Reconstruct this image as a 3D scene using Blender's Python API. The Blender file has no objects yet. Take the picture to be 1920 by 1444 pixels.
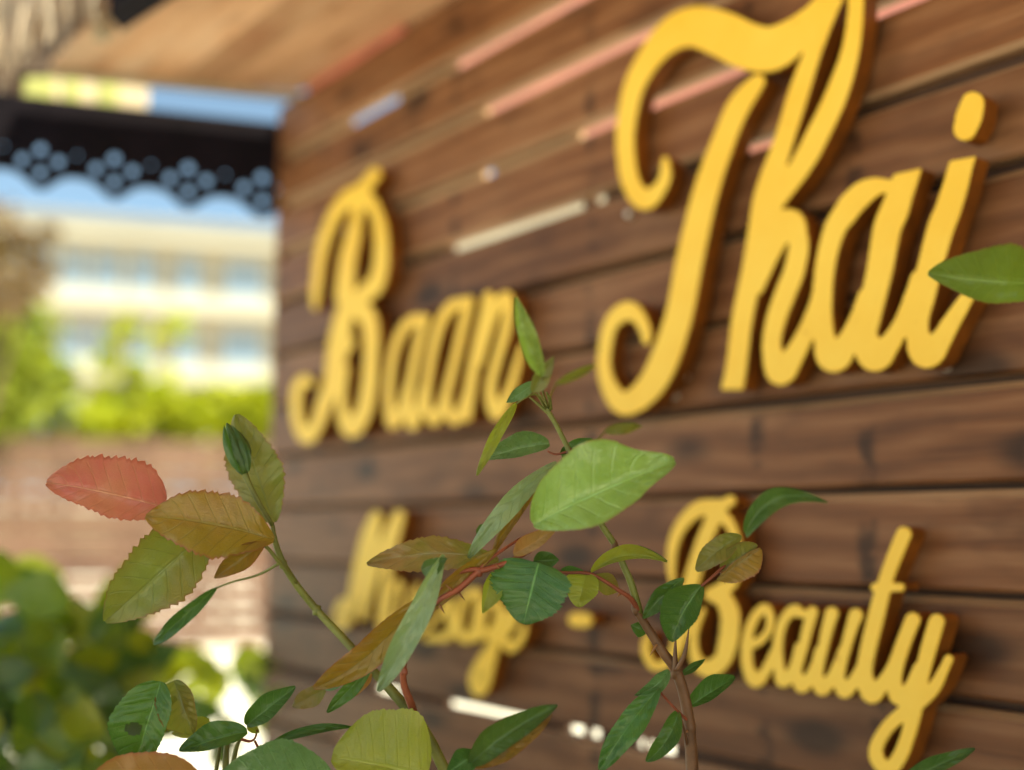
import bpy, bmesh, math, random
import numpy as np
from mathutils import Vector, Matrix, noise

random.seed(7)
R = math.radians
scene = bpy.context.scene
col = scene.collection

# ------------------------------------------------------------------ camera
F = 2133.0                 # focal length in pixels of the 1920 px wide photograph
EYE = Vector((0, 0, 1.2))
PITCH = math.atan(268 / F)
cam = bpy.data.cameras.new('camera')
camo = bpy.data.objects.new('camera', cam)
col.objects.link(camo)
camo.location = EYE
camo.rotation_euler = (math.pi / 2 + PITCH, 0, 0)
cam.sensor_width = 36
cam.lens = 36 * F / 1920
cam.clip_start = 0.02
cam.clip_end = 800
cam.dof.use_dof = True
cam.dof.focus_distance = 1.01
cam.dof.aperture_fstop = 1.48
cam.dof.aperture_blades = 0
scene.camera = camo

# ------------------------------------------------------------------ sky, sun, exposure
SUN_EL = R(56)
SUN_DIR = Vector((0.90 * math.cos(SUN_EL), -0.436 * math.cos(SUN_EL), math.sin(SUN_EL))).normalized()
w = bpy.data.worlds.new('World')
scene.world = w
w.use_nodes = True
nt = w.node_tree
nt.nodes.clear()
sky = nt.nodes.new('ShaderNodeTexSky')
sky.sky_type = 'NISHITA'
sky.sun_disc = False
sky.sun_elevation = SUN_EL
sky.sun_rotation = math.atan2(SUN_DIR.x, SUN_DIR.y)
sky.air_density = 0.8
sky.altitude = 1500
sky.dust_density = 0.15
sky.ozone_density = 1.0
bg = nt.nodes.new('ShaderNodeBackground')
bg.inputs['Strength'].default_value = 0.095
wo = nt.nodes.new('ShaderNodeOutputWorld')
nt.links.new(sky.outputs[0], bg.inputs['Color'])
nt.links.new(bg.outputs[0], wo.inputs['Surface'])

sl = bpy.data.lights.new('sun', 'SUN')
sl.energy = 4.3
sl.angle = R(0.5)
sl.color = (1.0, 0.94, 0.84)
so = bpy.data.objects.new('sun', sl)
col.objects.link(so)
so.rotation_euler = SUN_DIR.to_track_quat('Z', 'Y').to_euler()

scene.view_settings.view_transform = 'Standard'
scene.view_settings.look = 'None'
scene.view_settings.gamma = 1
scene.view_settings.use_curve_mapping = False
scene.view_settings.exposure = 1.6
scene.view_settings.use_white_balance = True      # the photograph is balanced for open shade
scene.view_settings.white_balance_temperature = 8000
scene.view_settings.white_balance_tint = -6
scene.cycles.use_denoising = True
scene.cycles.max_bounces = 8
scene.cycles.diffuse_bounces = 5
scene.cycles.transmission_bounces = 5
scene.cycles.sample_clamp_indirect = 6

# ------------------------------------------------------------------ geometry helpers
CAMROT = Matrix.Rotation(math.pi / 2 + PITCH, 3, 'X')


def ray(x, y):
    return CAMROT @ Vector(((x - 960) / F, (722 - y) / F, -1.0))


def at(x, y, depth):
    return EYE + ray(x, y) * depth


def on_plane(x, y, p0, n):
    r = ray(x, y)
    return EYE + r * ((p0 - EYE).dot(n) / r.dot(n))


def horiz_dir(x):
    """horizontal world direction whose vanishing point is at photo pixel column x"""
    r = ray(x, 990)
    return Vector((r.x, r.y, 0)).normalized()


WD = horiz_dir(-720)                       # along the wall, away from the camera
WN = Vector((-WD.y, WD.x, 0))              # wall normal
if WN.y > 0:
    WN = -WN                               # towards the camera
# distance of the wall, from the board pitch
PITCH_B = 0.12
a_ = on_plane(530, 297, EYE - WN, WN)
b_ = on_plane(530, 1359, EYE - WN, WN)
WALL_D = 11 * PITCH_B / (a_.z - b_.z)
W0 = EYE - WN * WALL_D                     # foot point of the wall plane
Z1 = on_plane(530, 297, W0, WN).z          # height of gap number 1


def wall(x, y, off=0.0):
    return on_plane(x, y, W0 + WN * off, WN)


def s_of(p):
    return (p - W0).dot(WD)


def wp(s, z, off=0.0):
    p = W0 + WD * s + WN * off
    return Vector((p.x, p.y, z))


# ------------------------------------------------------------------ object helpers
def put(o, parent=None, label=None, cat=None, group=None, kind=None):
    col.objects.link(o)
    if parent is not None:
        o.parent = parent
        o.matrix_parent_inverse = parent.matrix_basis.inverted()
    for k, v in (('label', label), ('category', cat), ('group', group), ('kind', kind)):
        if v:
            o[k] = v
    return o


def empty(name, loc, label=None, cat=None, group=None):
    o = bpy.data.objects.new(name, None)
    o.empty_display_size = 0.1
    o.location = loc
    return put(o, None, label, cat, group)


def mesh(name, verts, faces, mats, parent=None, smooth=False, uvs=None, midx=None, matrix=None, **kw):
    me = bpy.data.meshes.new(name)
    me.from_pydata([tuple(v) for v in verts], [], faces)
    for m in (mats if isinstance(mats, (list, tuple)) else [mats]):
        me.materials.append(m)
    if uvs is not None:
        ul = me.uv_layers.new(name='UVMap')
        idx = np.empty(len(me.loops), dtype=np.int32)
        me.loops.foreach_get('vertex_index', idx)
        ul.data.foreach_set('uv', np.asarray(uvs, dtype=np.float32)[idx].ravel())
    if midx is not None:
        me.polygons.foreach_set('material_index', midx)
    if smooth:
        me.polygons.foreach_set('use_smooth', [True] * len(me.polygons))
    me.update()
    o = bpy.data.objects.new(name, me)
    if matrix is not None:
        o.matrix_basis = matrix
    return put(o, parent, **kw)


BOXF = [(0, 1, 2, 3), (7, 6, 5, 4), (0, 4, 5, 1), (1, 5, 6, 2), (2, 6, 7, 3), (3, 7, 4, 0)]


def frame(origin, ux, uz):
    """matrix with local x along ux, local z along uz"""
    ux = ux.normalized()
    uy = uz.cross(ux).normalized()
    uz = ux.cross(uy)
    m = Matrix((ux, uy, uz)).transposed().to_4x4()
    m.translation = origin
    return m


_boxes = {}


def box(name, size, mat, matrix, parent=None, bevel=0.004, **kw):
    """bevelled box from the origin along +x, centred in y, from 0 up in z; alike boxes share a mesh"""
    key = (name, tuple(round(s, 4) for s in size), mat.name, bevel)
    me = _boxes.get(key)
    if me is None:
        bm = bmesh.new()
        bmesh.ops.create_cube(bm, size=1)
        for v in bm.verts:
            v.co = Vector(((v.co.x + .5) * size[0], v.co.y * size[1], (v.co.z + .5) * size[2]))
        if bevel:
            bmesh.ops.bevel(bm, geom=bm.edges[:], offset=bevel, segments=1, affect='EDGES')
        me = bpy.data.meshes.new(name)
        bm.to_mesh(me)
        bm.free()
        me.materials.append(mat)
        _boxes[key] = me
    o = bpy.data.objects.new(name, me)
    o.matrix_basis = matrix
    return put(o, parent, **kw)


def spline(pts, sub=6):
    """Catmull-Rom through points of any dimension"""
    P = [np.array(p, dtype=float) for p in pts]
    if len(P) < 3:
        return [P[0] + (P[-1] - P[0]) * k / sub for k in range(sub + 1)]
    P = [2 * P[0] - P[1]] + P + [2 * P[-1] - P[-2]]
    out = []
    for i in range(1, len(P) - 2):
        p0, p1, p2, p3 = P[i - 1:i + 3]
        for k in range(sub):
            t = k / sub
            out.append(.5 * (2 * p1 + (p2 - p0) * t + (2 * p0 - 5 * p1 + 4 * p2 - p3) * t * t
                             + (3 * p1 - p0 - 3 * p2 + p3) * t ** 3))
    out.append(P[-2])
    return out


def tube_data(pts, sides=8, cap=True):
    """pts: list of (Vector, radius) -> verts, faces, uv"""
    V, Fc, UV = [], [], []
    up = Vector((0.3, 0.2, 1)).normalized()
    n = len(pts)
    prev = None
    for i, (p, r) in enumerate(pts):
        d = (pts[min(i + 1, n - 1)][0] - pts[max(i - 1, 0)][0]).normalized()
        a = d.cross(prev.cross(d)) if prev is not None else d.cross(up)
        if a.length < 1e-6:
            a = d.orthogonal()
        a.normalize()
        prev = a
        b = d.cross(a)
        for k in range(sides):
            t = 2 * math.pi * k / sides
            V.append(p + (a * math.cos(t) + b * math.sin(t)) * r)
            UV.append((k / sides, i / max(1, n - 1)))
    for i in range(n - 1):
        for k in range(sides):
            k2 = (k + 1) % sides
            Fc.append((i * sides + k, i * sides + k2, (i + 1) * sides + k2, (i + 1) * sides + k))
    if cap:
        Fc.append(tuple(range(sides))[::-1])
        Fc.append(tuple((n - 1) * sides + k for k in range(sides)))
    return V, Fc, UV


# ------------------------------------------------------------------ materials
class NG:
    def __init__(self, name):
        self.m = bpy.data.materials.new(name)
        self.m.use_nodes = True
        self.t = self.m.node_tree
        self.t.nodes.clear()
        self.out = self.t.nodes.new('ShaderNodeOutputMaterial')

    def n(self, typ, _set=None, **ins):
        nd = self.t.nodes.new(typ)
        for k, v in (_set or {}).items():
            setattr(nd, k, v)
        for k, v in ins.items():
            k = k.replace('_', ' ')
            key = int(k[1:]) if k[0] == 'i' and k[1:].isdigit() else k
            self.set(nd, key, v)
        return nd

    def set(self, nd, key, v):
        s = nd.inputs[key]
        if hasattr(v, 'is_output') or isinstance(v, bpy.types.NodeSocket):
            self.t.links.new(v, s)
        elif isinstance(v, tuple) and len(v) == 3 and s.type == 'RGBA':
            s.default_value = (*v, 1)
        else:
            s.default_value = v

    def math(self, op, a, b=0.0, clamp=False):
        nd = self.n('ShaderNodeMath', {'operation': op, 'use_clamp': clamp})
        self.set(nd, 0, a)
        self.set(nd, 1, b)
        return nd.outputs[0]

    def mix(self, f, a, b, blend='MIX'):
        nd = self.n('ShaderNodeMix', {'data_type': 'RGBA', 'blend_type': blend})
        self.set(nd, 0, f)
        self.set(nd, 6, a)
        self.set(nd, 7, b)
        return nd.outputs[2]

    def ramp(self, f, stops):
        nd = self.n('ShaderNodeValToRGB')
        e = nd.color_ramp.elements
        while len(e) < len(stops):
            e.new(0.5)
        for el, (p, c) in zip(e, stops):
            el.position = p
            el.color = (*c, 1) if len(c) == 3 else c
        self.set(nd, 'Fac', f)
        return nd.outputs['Color']

    def smooth(self, x, lo, hi):
        nd = self.n('ShaderNodeMapRange', {'interpolation_type': 'SMOOTHSTEP'})
        for k, v in (('Value', x), ('From Min', lo), ('From Max', hi)):
            self.set(nd, k, v)
        return nd.outputs['Result']

    def noise(self, vec, scale, detail=4, rough=.55, dist=0.0):
        nd = self.n('ShaderNodeTexNoise', Scale=scale, Detail=detail, Roughness=rough, Distortion=dist)
        if vec is not None:
            self.set(nd, 'Vector', vec)
        return nd.outputs['Fac']

    def surf(self, color, rough=.6, spec=.4, bump=None, bdist=.002, bstr=.6, **kw):
        p = self.n('ShaderNodeBsdfPrincipled')
        self.set(p, 'Base Color', color)
        self.set(p, 'Roughness', rough)
        self.set(p, 'Specular IOR Level', spec)
        for k, v in kw.items():
            self.set(p, k.replace('_', ' '), v)
        if bump is not None:
            b = self.n('ShaderNodeBump', Strength=bstr, Distance=bdist)
            self.set(b, 'Height', bump)
            self.t.links.new(b.outputs[0], p.inputs['Normal'])
        self.t.links.new(p.outputs[0], self.out.inputs['Surface'])
        return p


def wood(name, dark, mid, light, knots=True, grain=1.0, rough=.7, spec=.35, stains=()):
    g = NG(name)
    tc = g.n('ShaderNodeTexCoord').outputs['Object']
    rnd = g.n('ShaderNodeObjectInfo').outputs['Random']
    off = g.n('ShaderNodeCombineXYZ', X=g.math('MULTIPLY', rnd, 37.0), Y=g.math('MULTIPLY', rnd, 11.0), Z=g.math('MULTIPLY', rnd, 53.0))
    v0 = g.n('ShaderNodeVectorMath', {'operation': 'ADD'})
    g.set(v0, 0, tc)
    g.set(v0, 1, off.outputs[0])
    v0 = v0.outputs[0]

    def st(x, y, z):
        m = g.n('ShaderNodeVectorMath', {'operation': 'MULTIPLY'})
        g.set(m, 0, v0)
        m.inputs[1].default_value = (x, y, z)
        return m.outputs[0]
    warp = g.noise(st(1.2, 5, 5), 1.6, 2)
    wv = g.n('ShaderNodeTexWave', {'wave_type': 'BANDS', 'bands_direction': 'Z'}, Scale=5.5 * grain, Distortion=7.0, Detail=3.0, Detail_Scale=1.2)
    g.set(wv, 'Vector', st(.35, 1, 1.5))
    fine = g.noise(st(3, 120, 120), 3.0, 3)
    broad = g.noise(st(2.2, 6, 6), 1.0, 4)
    fac = g.math('ADD', g.math('MULTIPLY', wv.outputs['Fac'], .20), g.math('MULTIPLY', fine, .42))
    fac = g.math('ADD', fac, g.math('MULTIPLY', broad, .40))
    c = g.ramp(fac, [(.18, dark), (.50, mid), (.86, light)])
    hsv = g.n('ShaderNodeHueSaturation', Saturation=1.0, Value=g.math('ADD', .84, g.math('MULTIPLY', rnd, .34)))
    g.set(hsv, 'Color', c)
    c = hsv.outputs[0]
    # blotchy stain, patches where the stain has faded
    blot = g.noise(st(4.5, 9, 9), 1.3, 3, .6)
    c = g.mix(g.math('MULTIPLY', g.smooth(blot, .50, .76), .6), c, dark)
    fade = g.noise(st(3.0, 7, 7), .8, 4, .6)
    c = g.mix(g.math('MULTIPLY', g.smooth(fade, .5, .8), .55), c, light)
    if knots:
        vo = g.n('ShaderNodeTexVoronoi', {'feature': 'F1'}, Scale=1.0, Randomness=1.0)
        g.set(vo, 'Vector', st(4.2, 3, 9.0))
        k = g.smooth(vo.outputs['Distance'], .30, .10)
        c = g.mix(g.math('MULTIPLY', k, .85), c, tuple(x * .35 for x in dark))
    if stains:       # rust and damp stains round the nails over the studs
        sx = g.n('ShaderNodeSeparateXYZ', Vector=tc).outputs[0]
        nzs = g.noise(st(9, 9, 14), 1.4, 3, .6)
        tot = None
        for x_ in stains:
            d_ = g.math('ABSOLUTE', g.math('SUBTRACT', g.math('ADD', sx, g.math('MULTIPLY', g.math('SUBTRACT', nzs, .5), .03)), x_))
            m_ = g.smooth(d_, .020, .004)
            tot = m_ if tot is None else g.math('MAXIMUM', tot, m_)
        c = g.mix(g.math('MULTIPLY', tot, g.math('MULTIPLY', g.smooth(nzs, .46, .62), .8)), c, tuple(x * .4 for x in dark))
    b = g.math('ADD', g.math('MULTIPLY', fine, .7), g.math('MULTIPLY', wv.outputs['Fac'], .35))
    g.surf(c, rough, spec, bump=b, bdist=.0012, bstr=.7)
    return g.m


def plain(name, color, rough=.7, spec=.3, var=.18, scale=6.0, metallic=0.0, bump=0.0):
    g = NG(name)
    tc = g.n('ShaderNodeTexCoord').outputs['Object']
    nz = g.noise(tc, scale, 5, .6)
    c = g.mix(g.smooth(nz, .3, .75), tuple(x * (1 - var) for x in color), tuple(min(1, x * (1 + var)) for x in color))
    g.surf(c, rough, spec, bump=nz if bump else None, bdist=bump or .001, Metallic=metallic)
    return g.m


def leaf_mat(name, front, edge=None, tint=None, trans=None, tw=.35, rough=.36, spec=.6, vein=None, veinamt=.6, edgew=.12, blotch=.25):
    """young rose leaf: midrib and side veins from the UV (u across, v base to tip)"""
    g = NG(name)
    uv = g.n('ShaderNodeSeparateXYZ', Vector=g.n('ShaderNodeTexCoord').outputs['UV'])
    u, v = uv.outputs[0], uv.outputs[1]
    au = g.math('MULTIPLY', g.math('ABSOLUTE', g.math('SUBTRACT', u, .5)), 2.0)
    tcn = g.n('ShaderNodeTexCoord').outputs['Object']
    nz = g.noise(tcn, 60, 4, .6)
    nz2 = g.noise(tcn, 18, 3, .6)
    rnd = g.n('ShaderNodeObjectInfo').outputs['Random']
    tint = tint or tuple(x * .72 for x in front)
    c = g.mix(g.smooth(g.math('ADD', nz2, g.math('MULTIPLY', v, .15)), .38, .72), front, tint)
    # fine net of veins
    net = g.n('ShaderNodeTexVoronoi', {'feature': 'DISTANCE_TO_EDGE'}, Scale=26.0)
    cmb = g.n('ShaderNodeCombineXYZ', X=g.math('MULTIPLY', au, .6), Y=v, Z=rnd)
    g.set(net, 'Vector', cmb.outputs[0])
    netl = g.smooth(net.outputs['Distance'], .10, .0)
    sv = g.math('FRACT', g.math('SUBTRACT', g.math('MULTIPLY', v, 8.0), g.math('MULTIPLY', au, g.math('ADD', 1.1, g.math('MULTIPLY', nz2, .5)))))
    svd = g.math('ABSOLUTE', g.math('SUBTRACT', sv, .5))
    sline = g.math('MULTIPLY', g.smooth(svd, .085, .0), g.smooth(au, 1.0, .75))
    mline = g.smooth(au, .055, .02)
    lines = g.math('MAXIMUM', g.math('MULTIPLY', sline, .65), mline)
    lines = g.math('MAXIMUM', lines, g.math('MULTIPLY', netl, .22))
    vein = vein or tuple(min(1, x * 1.7 + .03) for x in front)
    c = g.mix(g.math('MULTIPLY', lines, veinamt), c, vein)
    if edge:
        c = g.mix(g.smooth(g.math('ADD', au, g.math('MULTIPLY', nz, .08)), 1.0 - edgew + .03, 1.03), c, edge)
    c = g.mix(g.math('MULTIPLY', g.smooth(nz, .62, .8), blotch), c, tuple(x * .5 for x in front))
    hs = g.n('ShaderNodeHueSaturation', Hue=g.math('ADD', .488, g.math('MULTIPLY', rnd, .024)), Saturation=1.0, Value=g.math('ADD', 1.02, g.math('MULTIPLY', rnd, .30)))
    g.set(hs, 'Color', c)
    c = hs.outputs[0]
    bump = g.math('SUBTRACT', g.math('MULTIPLY', nz, .25), lines)
    p = g.surf(c, g.math('ADD', rough - .08, g.math('MULTIPLY', nz, .2)), spec, bump=bump, bdist=.0013, bstr=.9, Coat_Weight=.3, Coat_Roughness=.22)
    tr = g.n('ShaderNodeBsdfTranslucent')
    tcol = trans or tuple(min(1, a * b) for a, b in zip(front, (1.9, 1.7, .6)))
    g.set(tr, 'Color', g.mix(g.math('MULTIPLY', lines, .5), tcol, tuple(x * .5 for x in tcol)))
    mx = g.n('ShaderNodeMixShader')
    mx.inputs[0].default_value = tw
    g.t.links.new(p.outputs[0], mx.inputs[1])
    g.t.links.new(tr.outputs[0], mx.inputs[2])
    g.t.links.new(mx.outputs[0], g.out.inputs['Surface'])
    return g.m


def foliage_mat(name, a, b, tw=.4):
    g = NG(name)
    tcn = g.n('ShaderNodeTexCoord').outputs['Object']
    nz = g.noise(tcn, 2.5, 3, .6)
    geo = g.n('ShaderNodeNewGeometry').outputs['Random Per Island']
    c = g.mix(g.smooth(g.math('ADD', g.math('MULTIPLY', nz, .6), g.math('MULTIPLY', geo, .4)), .3, .72), a, b)
    p = g.surf(c, .55, .35)
    tr = g.n('ShaderNodeBsdfTranslucent')
    g.set(tr, 'Color', g.mix(.5, c, (min(1, b[0] * 1.6), min(1, b[1] * 1.5), b[2] * .6)))
    mx = g.n('ShaderNodeMixShader')
    mx.inputs[0].default_value = tw
    g.t.links.new(p.outputs[0], mx.inputs[1])
    g.t.links.new(tr.outputs[0], mx.inputs[2])
    g.t.links.new(mx.outputs[0], g.out.inputs['Surface'])
    return g.m


M = {}
M['plank'] = wood('stained_plank', (.064, .021, .008), (.178, .068, .027), (.33, .165, .085), rough=.48, spec=.26, stains=(.22, .44, .74, 1.12, 1.45, 1.62))
M['plank_edge'] = wood('lit_plank_edge', (.17, .085, .042), (.30, .165, .088), (.42, .26, .155), knots=False, rough=.6)  # light and dust caught on the plank edges, put into a paler colour
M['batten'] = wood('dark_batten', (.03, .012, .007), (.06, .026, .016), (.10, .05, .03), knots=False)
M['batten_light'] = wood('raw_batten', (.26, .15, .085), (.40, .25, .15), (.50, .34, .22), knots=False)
M['ceiling'] = wood('ceiling_ply', (.42, .17, .075), (.84, .50, .29), (.92, .72, .54), knots=False, grain=.5)
M['pale_board'] = wood('pale_board', (.40, .29, .19), (.56, .45, .31), (.66, .56, .40), knots=False)
M['fence'] = wood('fence_plank', (.085, .038, .026), (.155, .08, .056), (.24, .145, .103), knots=False)
M['black'] = plain('black_paint', (.007, .005, .009), .8, .1, .25, 12)
M['dark_beam'] = plain('dark_beam_paint', (.008, .006, .012), .8, .1, .25, 12)
def letter_paint():
    g = NG('yellow_paint')
    tc = g.n('ShaderNodeTexCoord').outputs['Object']
    a_n = g.noise(tc, 7, 5, .6)
    b_n = g.noise(tc, 55, 4, .65)
    f_n = g.noise(tc, 260, 2, .5)
    c = g.mix(g.smooth(a_n, .3, .72), (.90, .55, .060), (.93, .615, .092))
    c = g.mix(g.math('MULTIPLY', g.smooth(b_n, .58, .78), .30), c, (.80, .42, .03))
    c = g.mix(g.math('MULTIPLY', g.smooth(b_n, .70, .74), .55), c, (.50, .26, .05))
    h = g.math('ADD', g.math('MULTIPLY', b_n, .6), g.math('MULTIPLY', f_n, .4))
    g.surf(c, g.math('ADD', .34, g.math('MULTIPLY', a_n, .25)), .4, bump=h, bdist=.0015, bstr=.5)
    return g.m


M['yellow'] = letter_paint()
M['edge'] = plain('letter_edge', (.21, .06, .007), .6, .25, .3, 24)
M['steel'] = plain('pale_pin', (.75, .70, .62), .3, .6, .1, 40, metallic=.6)
M['cream'] = plain('cream_render', (.34, .28, .195), .8, .2, .05, .5)
M['white_slab'] = plain('white_slab', (.43, .40, .345), .8, .2, .04, .5)
M['frame'] = plain('window_frame', (.62, .62, .60), .5, .3, .05, 2)
M['blue_glass'] = plain('blue_balcony_glass', (.25, .36, .52), .15, .5, .05, 2)
M['stone'] = plain('pale_paving', (.74, .69, .61), .85, .2, .12, 1.5, bump=.01)
M['soil'] = plain('dark_soil', (.05, .033, .022), .95, .1, .4, 30, bump=.02)
M['bark'] = plain('bark', (.14, .09, .06), .9, .15, .35, 8, bump=.01)
M['straw'] = plain('straw', (.66, .54, .43), .85, .15, .35, 25)
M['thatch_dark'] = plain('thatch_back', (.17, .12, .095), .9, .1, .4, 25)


def glass(name):
    g = NG(name)
    tc = g.n('ShaderNodeTexCoord').outputs['Object']
    nz = g.noise(tc, .6, 2)
    g.surf(g.mix(nz, (.17, .21, .26), (.29, .34, .38)), .12, .6)
    return g.m


M['glass'] = glass('window_glass')


def cloth(name, c, t, tw):
    g = NG(name)
    tc = g.n('ShaderNodeTexCoord').outputs['Object']
    nz = g.noise(tc, 3.0, 3)
    cc = g.mix(nz, tuple(x * .85 for x in c), c)
    p = g.surf(cc, .8, .1)
    tr = g.n('ShaderNodeBsdfTranslucent')
    g.set(tr, 'Color', t)
    mx = g.n('ShaderNodeMixShader')
    mx.inputs[0].default_value = tw
    g.t.links.new(p.outputs[0], mx.inputs[1])
    g.t.links.new(tr.outputs[0], mx.inputs[2])
    g.t.links.new(mx.outputs[0], g.out.inputs['Surface'])
    return g.m


M['red_cloth'] = cloth('red_cloth', (.80, .48, .41), (.88, .55, .48), .55)
M['white_cloth'] = cloth('white_cloth', (.80, .76, .66), (.85, .80, .70), .5)

GREEN = leaf_mat('leaf_green', (.085, .185, .035), tint=(.05, .125, .025), edge=(.10, .10, .03), edgew=.06)
DEEP = leaf_mat('leaf_deep_green', (.070, .165, .024), tint=(.045, .120, .026), rough=.32, spec=.45, tw=.25, veinamt=.7)
BLUE = leaf_mat('leaf_blue_green', (.125, .245, .085), tint=(.08, .175, .06), rough=.26, spec=.7, tw=.22, veinamt=.6)
BRIGHT = leaf_mat('leaf_bright', (.26, .42, .10), tint=(.20, .34, .08), edge=(.20, .20, .05), edgew=.05, rough=.24, spec=.9, veinamt=.3)
SIDE = leaf_mat('leaf_mid_green', (.16, .26, .035), tint=(.12, .20, .03), edge=(.20, .12, .04), edgew=.06)
LIME = leaf_mat('leaf_lime', (.29, .34, .05), tint=(.19, .27, .045), tw=.45, veinamt=.5)
MINT = leaf_mat('leaf_pale_mint', (.27, .40, .20), tint=(.20, .33, .17), rough=.3, spec=.7, tw=.25, veinamt=.3)  # highlights of the strip leaves put into a paler leaf colour
OLIVE = leaf_mat('leaf_olive', (.26, .18, .02), tint=(.29, .145, .028), edge=(.26, .065, .04), edgew=.10, vein=(.26, .22, .06))
OLIVEG = leaf_mat('leaf_olive_green', (.18, .225, .05), tint=(.21, .18, .04), edge=(.25, .10, .05), edgew=.08, vein=(.22, .26, .08))
ORANGE = leaf_mat('leaf_orange', (.36, .175, .055), tint=(.27, .17, .05), edge=(.33, .09, .05), edgew=.1)
LIMEORANGE = leaf_mat('leaf_lime_orange', (.20, .23, .04), tint=(.34, .20, .07), edge=(.30, .16, .06), vein=(.42, .34, .14), veinamt=.7)
PINK = leaf_mat('leaf_pink', (.46, .095, .10), tint=(.43, .15, .095), edge=(.34, .06, .045), vein=(.62, .26, .15), veinamt=.6, trans=(.8, .22, .12))
STEMG = plain('stem_green', (.17, .18, .04), .5, .4, .25, 40)
STEMB = plain('stem_brown', (.16, .075, .035), .5, .4, .3, 40)
STEMR = plain('stem_red', (.27, .07, .035), .5, .4, .3, 40)
BUDM = plain('bud_green', (.075, .14, .03), .5, .4, .3, 90)
THORN = plain('thorn', (.30, .13, .05), .5, .3, .2, 60)

# ================================================================== setting
mesh('ground', [(-300, -100, 0), (300, -100, 0), (300, 500, 0), (-300, 500, 0)], [(0, 1, 2, 3)], M['stone'], kind='structure')


def bed_sheet():
    V, Fc = [], []
    nx, ny = 28, 10
    for j in range(ny + 1):
        for i in range(nx + 1):
            p = wp(-2.2 + 4.1 * i / nx, 0.02, .03 + .9 * j / ny)
            p.z = .006 + (.05 * (.5 + .5 * noise.noise(p * 4)) if 0 < j < ny and 0 < i < nx else 0)
            V.append(p)
    for j in range(ny):
        for i in range(nx):
            a = j * (nx + 1) + i
            Fc.append((a, a + 1, a + nx + 2, a + nx + 1))
    mesh('flower_bed_soil', V, Fc, M['soil'], smooth=True, kind='structure')


bed_sheet()
M['cut_floor'] = plain('dark_floor', (.085, .065, .05), .8, .25, .3, 5)  # added floor, out of view, dark to cut the bounce from below
fl = [wp(S_, 0, o_) for S_, o_ in ((-4.5, .93), (2.0, .93), (2.0, 2.5), (-4.5, 2.5))]
mesh('bounce_cut_floor', [Vector((p.x, p.y, .004)) for p in fl], [(0, 1, 2, 3)], M['cut_floor'], kind='structure')

# ------------------------------------------------------------------ plank wall
S_END = s_of(wall(515, 700))
S_NEAR = -2.6
SOFFIT_Z = wall(700, 85).z
wallo = empty('plank_wall', wp((S_END + S_NEAR) / 2, 0),
              'brown stained wall of horizontal wooden planks behind the yellow letters', 'wall')
THK = .024
GAPS = {0: .012, 1: .027, 2: .026, 3: .022, 4: .020, 5: .013, 6: .008, 7: .010, 8: .009, 9: .009, 10: .013, 11: .015, 12: .012}


def plank_mesh(length, h, seed, c_lo=.004, c_hi=.0045):
    """local x along the wall, y through it (front at y=0, body towards -y), z up; uneven edges"""
    rs = random.Random(seed)
    n = 40
    ch = .0045
    V, Fc = [], []
    a0, a1 = rs.random() * 50, rs.random() * 50
    for i in range(n + 1):
        x = length * i / n
        lo = .0034 * noise.noise(Vector((x * 2.3, a0, 0))) + .0012 * noise.noise(Vector((x * 9, a0, 3)))
        hi = h + .0034 * noise.noise(Vector((x * 2.3, a1, 0))) + .0012 * noise.noise(Vector((x * 9, a1, 3)))
        f = .0016 * noise.noise(Vector((x * 1.5, a0, 9)))
        for y, z in ((f - c_lo, lo), (f, lo + c_lo), (f, hi - c_hi), (f - c_hi * .8, hi), (-THK, hi), (-THK, lo)):
            V.append((x, y, z))
    for i in range(n):
        for k in range(6):
            k2 = (k + 1) % 6
            Fc.append((i * 6 + k, i * 6 + k2, i * 6 + 6 + k2, i * 6 + 6 + k))
    Fc.append((5, 4, 3, 2, 1, 0))
    Fc.append(tuple(n * 6 + k for k in range(6)))
    return V, Fc


def gap_z(k):
    return Z1 - PITCH_B * (k - 1)


k_bottom = int((Z1 - .04) / PITCH_B) + 1
for k in range(0, k_bottom):
    g_top = GAPS.get(k, .010)
    g_bot = GAPS.get(k + 1, .010)
    ztop = gap_z(k) - g_top / 2
    if k == 0:
        ztop = SOFFIT_Z - .006
    zbot = gap_z(k + 1) + g_bot / 2
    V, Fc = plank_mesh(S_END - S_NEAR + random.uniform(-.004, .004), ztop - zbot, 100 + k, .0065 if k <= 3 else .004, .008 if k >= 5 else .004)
    m = frame(wp(S_END, zbot, random.uniform(-.002, .002)), -WD, Vector((0, 0, 1)))
    # local y must point to the camera side
    V = [(x, y if m.col[1].xyz.dot(WN) > 0 else -y, z) for x, y, z in V]
    mesh('plank', V, Fc, [M['plank'], M['plank_edge']], wallo, matrix=m, midx=[(1 if q % 6 in ((0, 3, 5) if k <= 3 else (2, 3, 5)) and q < 240 else 0) for q in range(len(Fc))])

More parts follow.
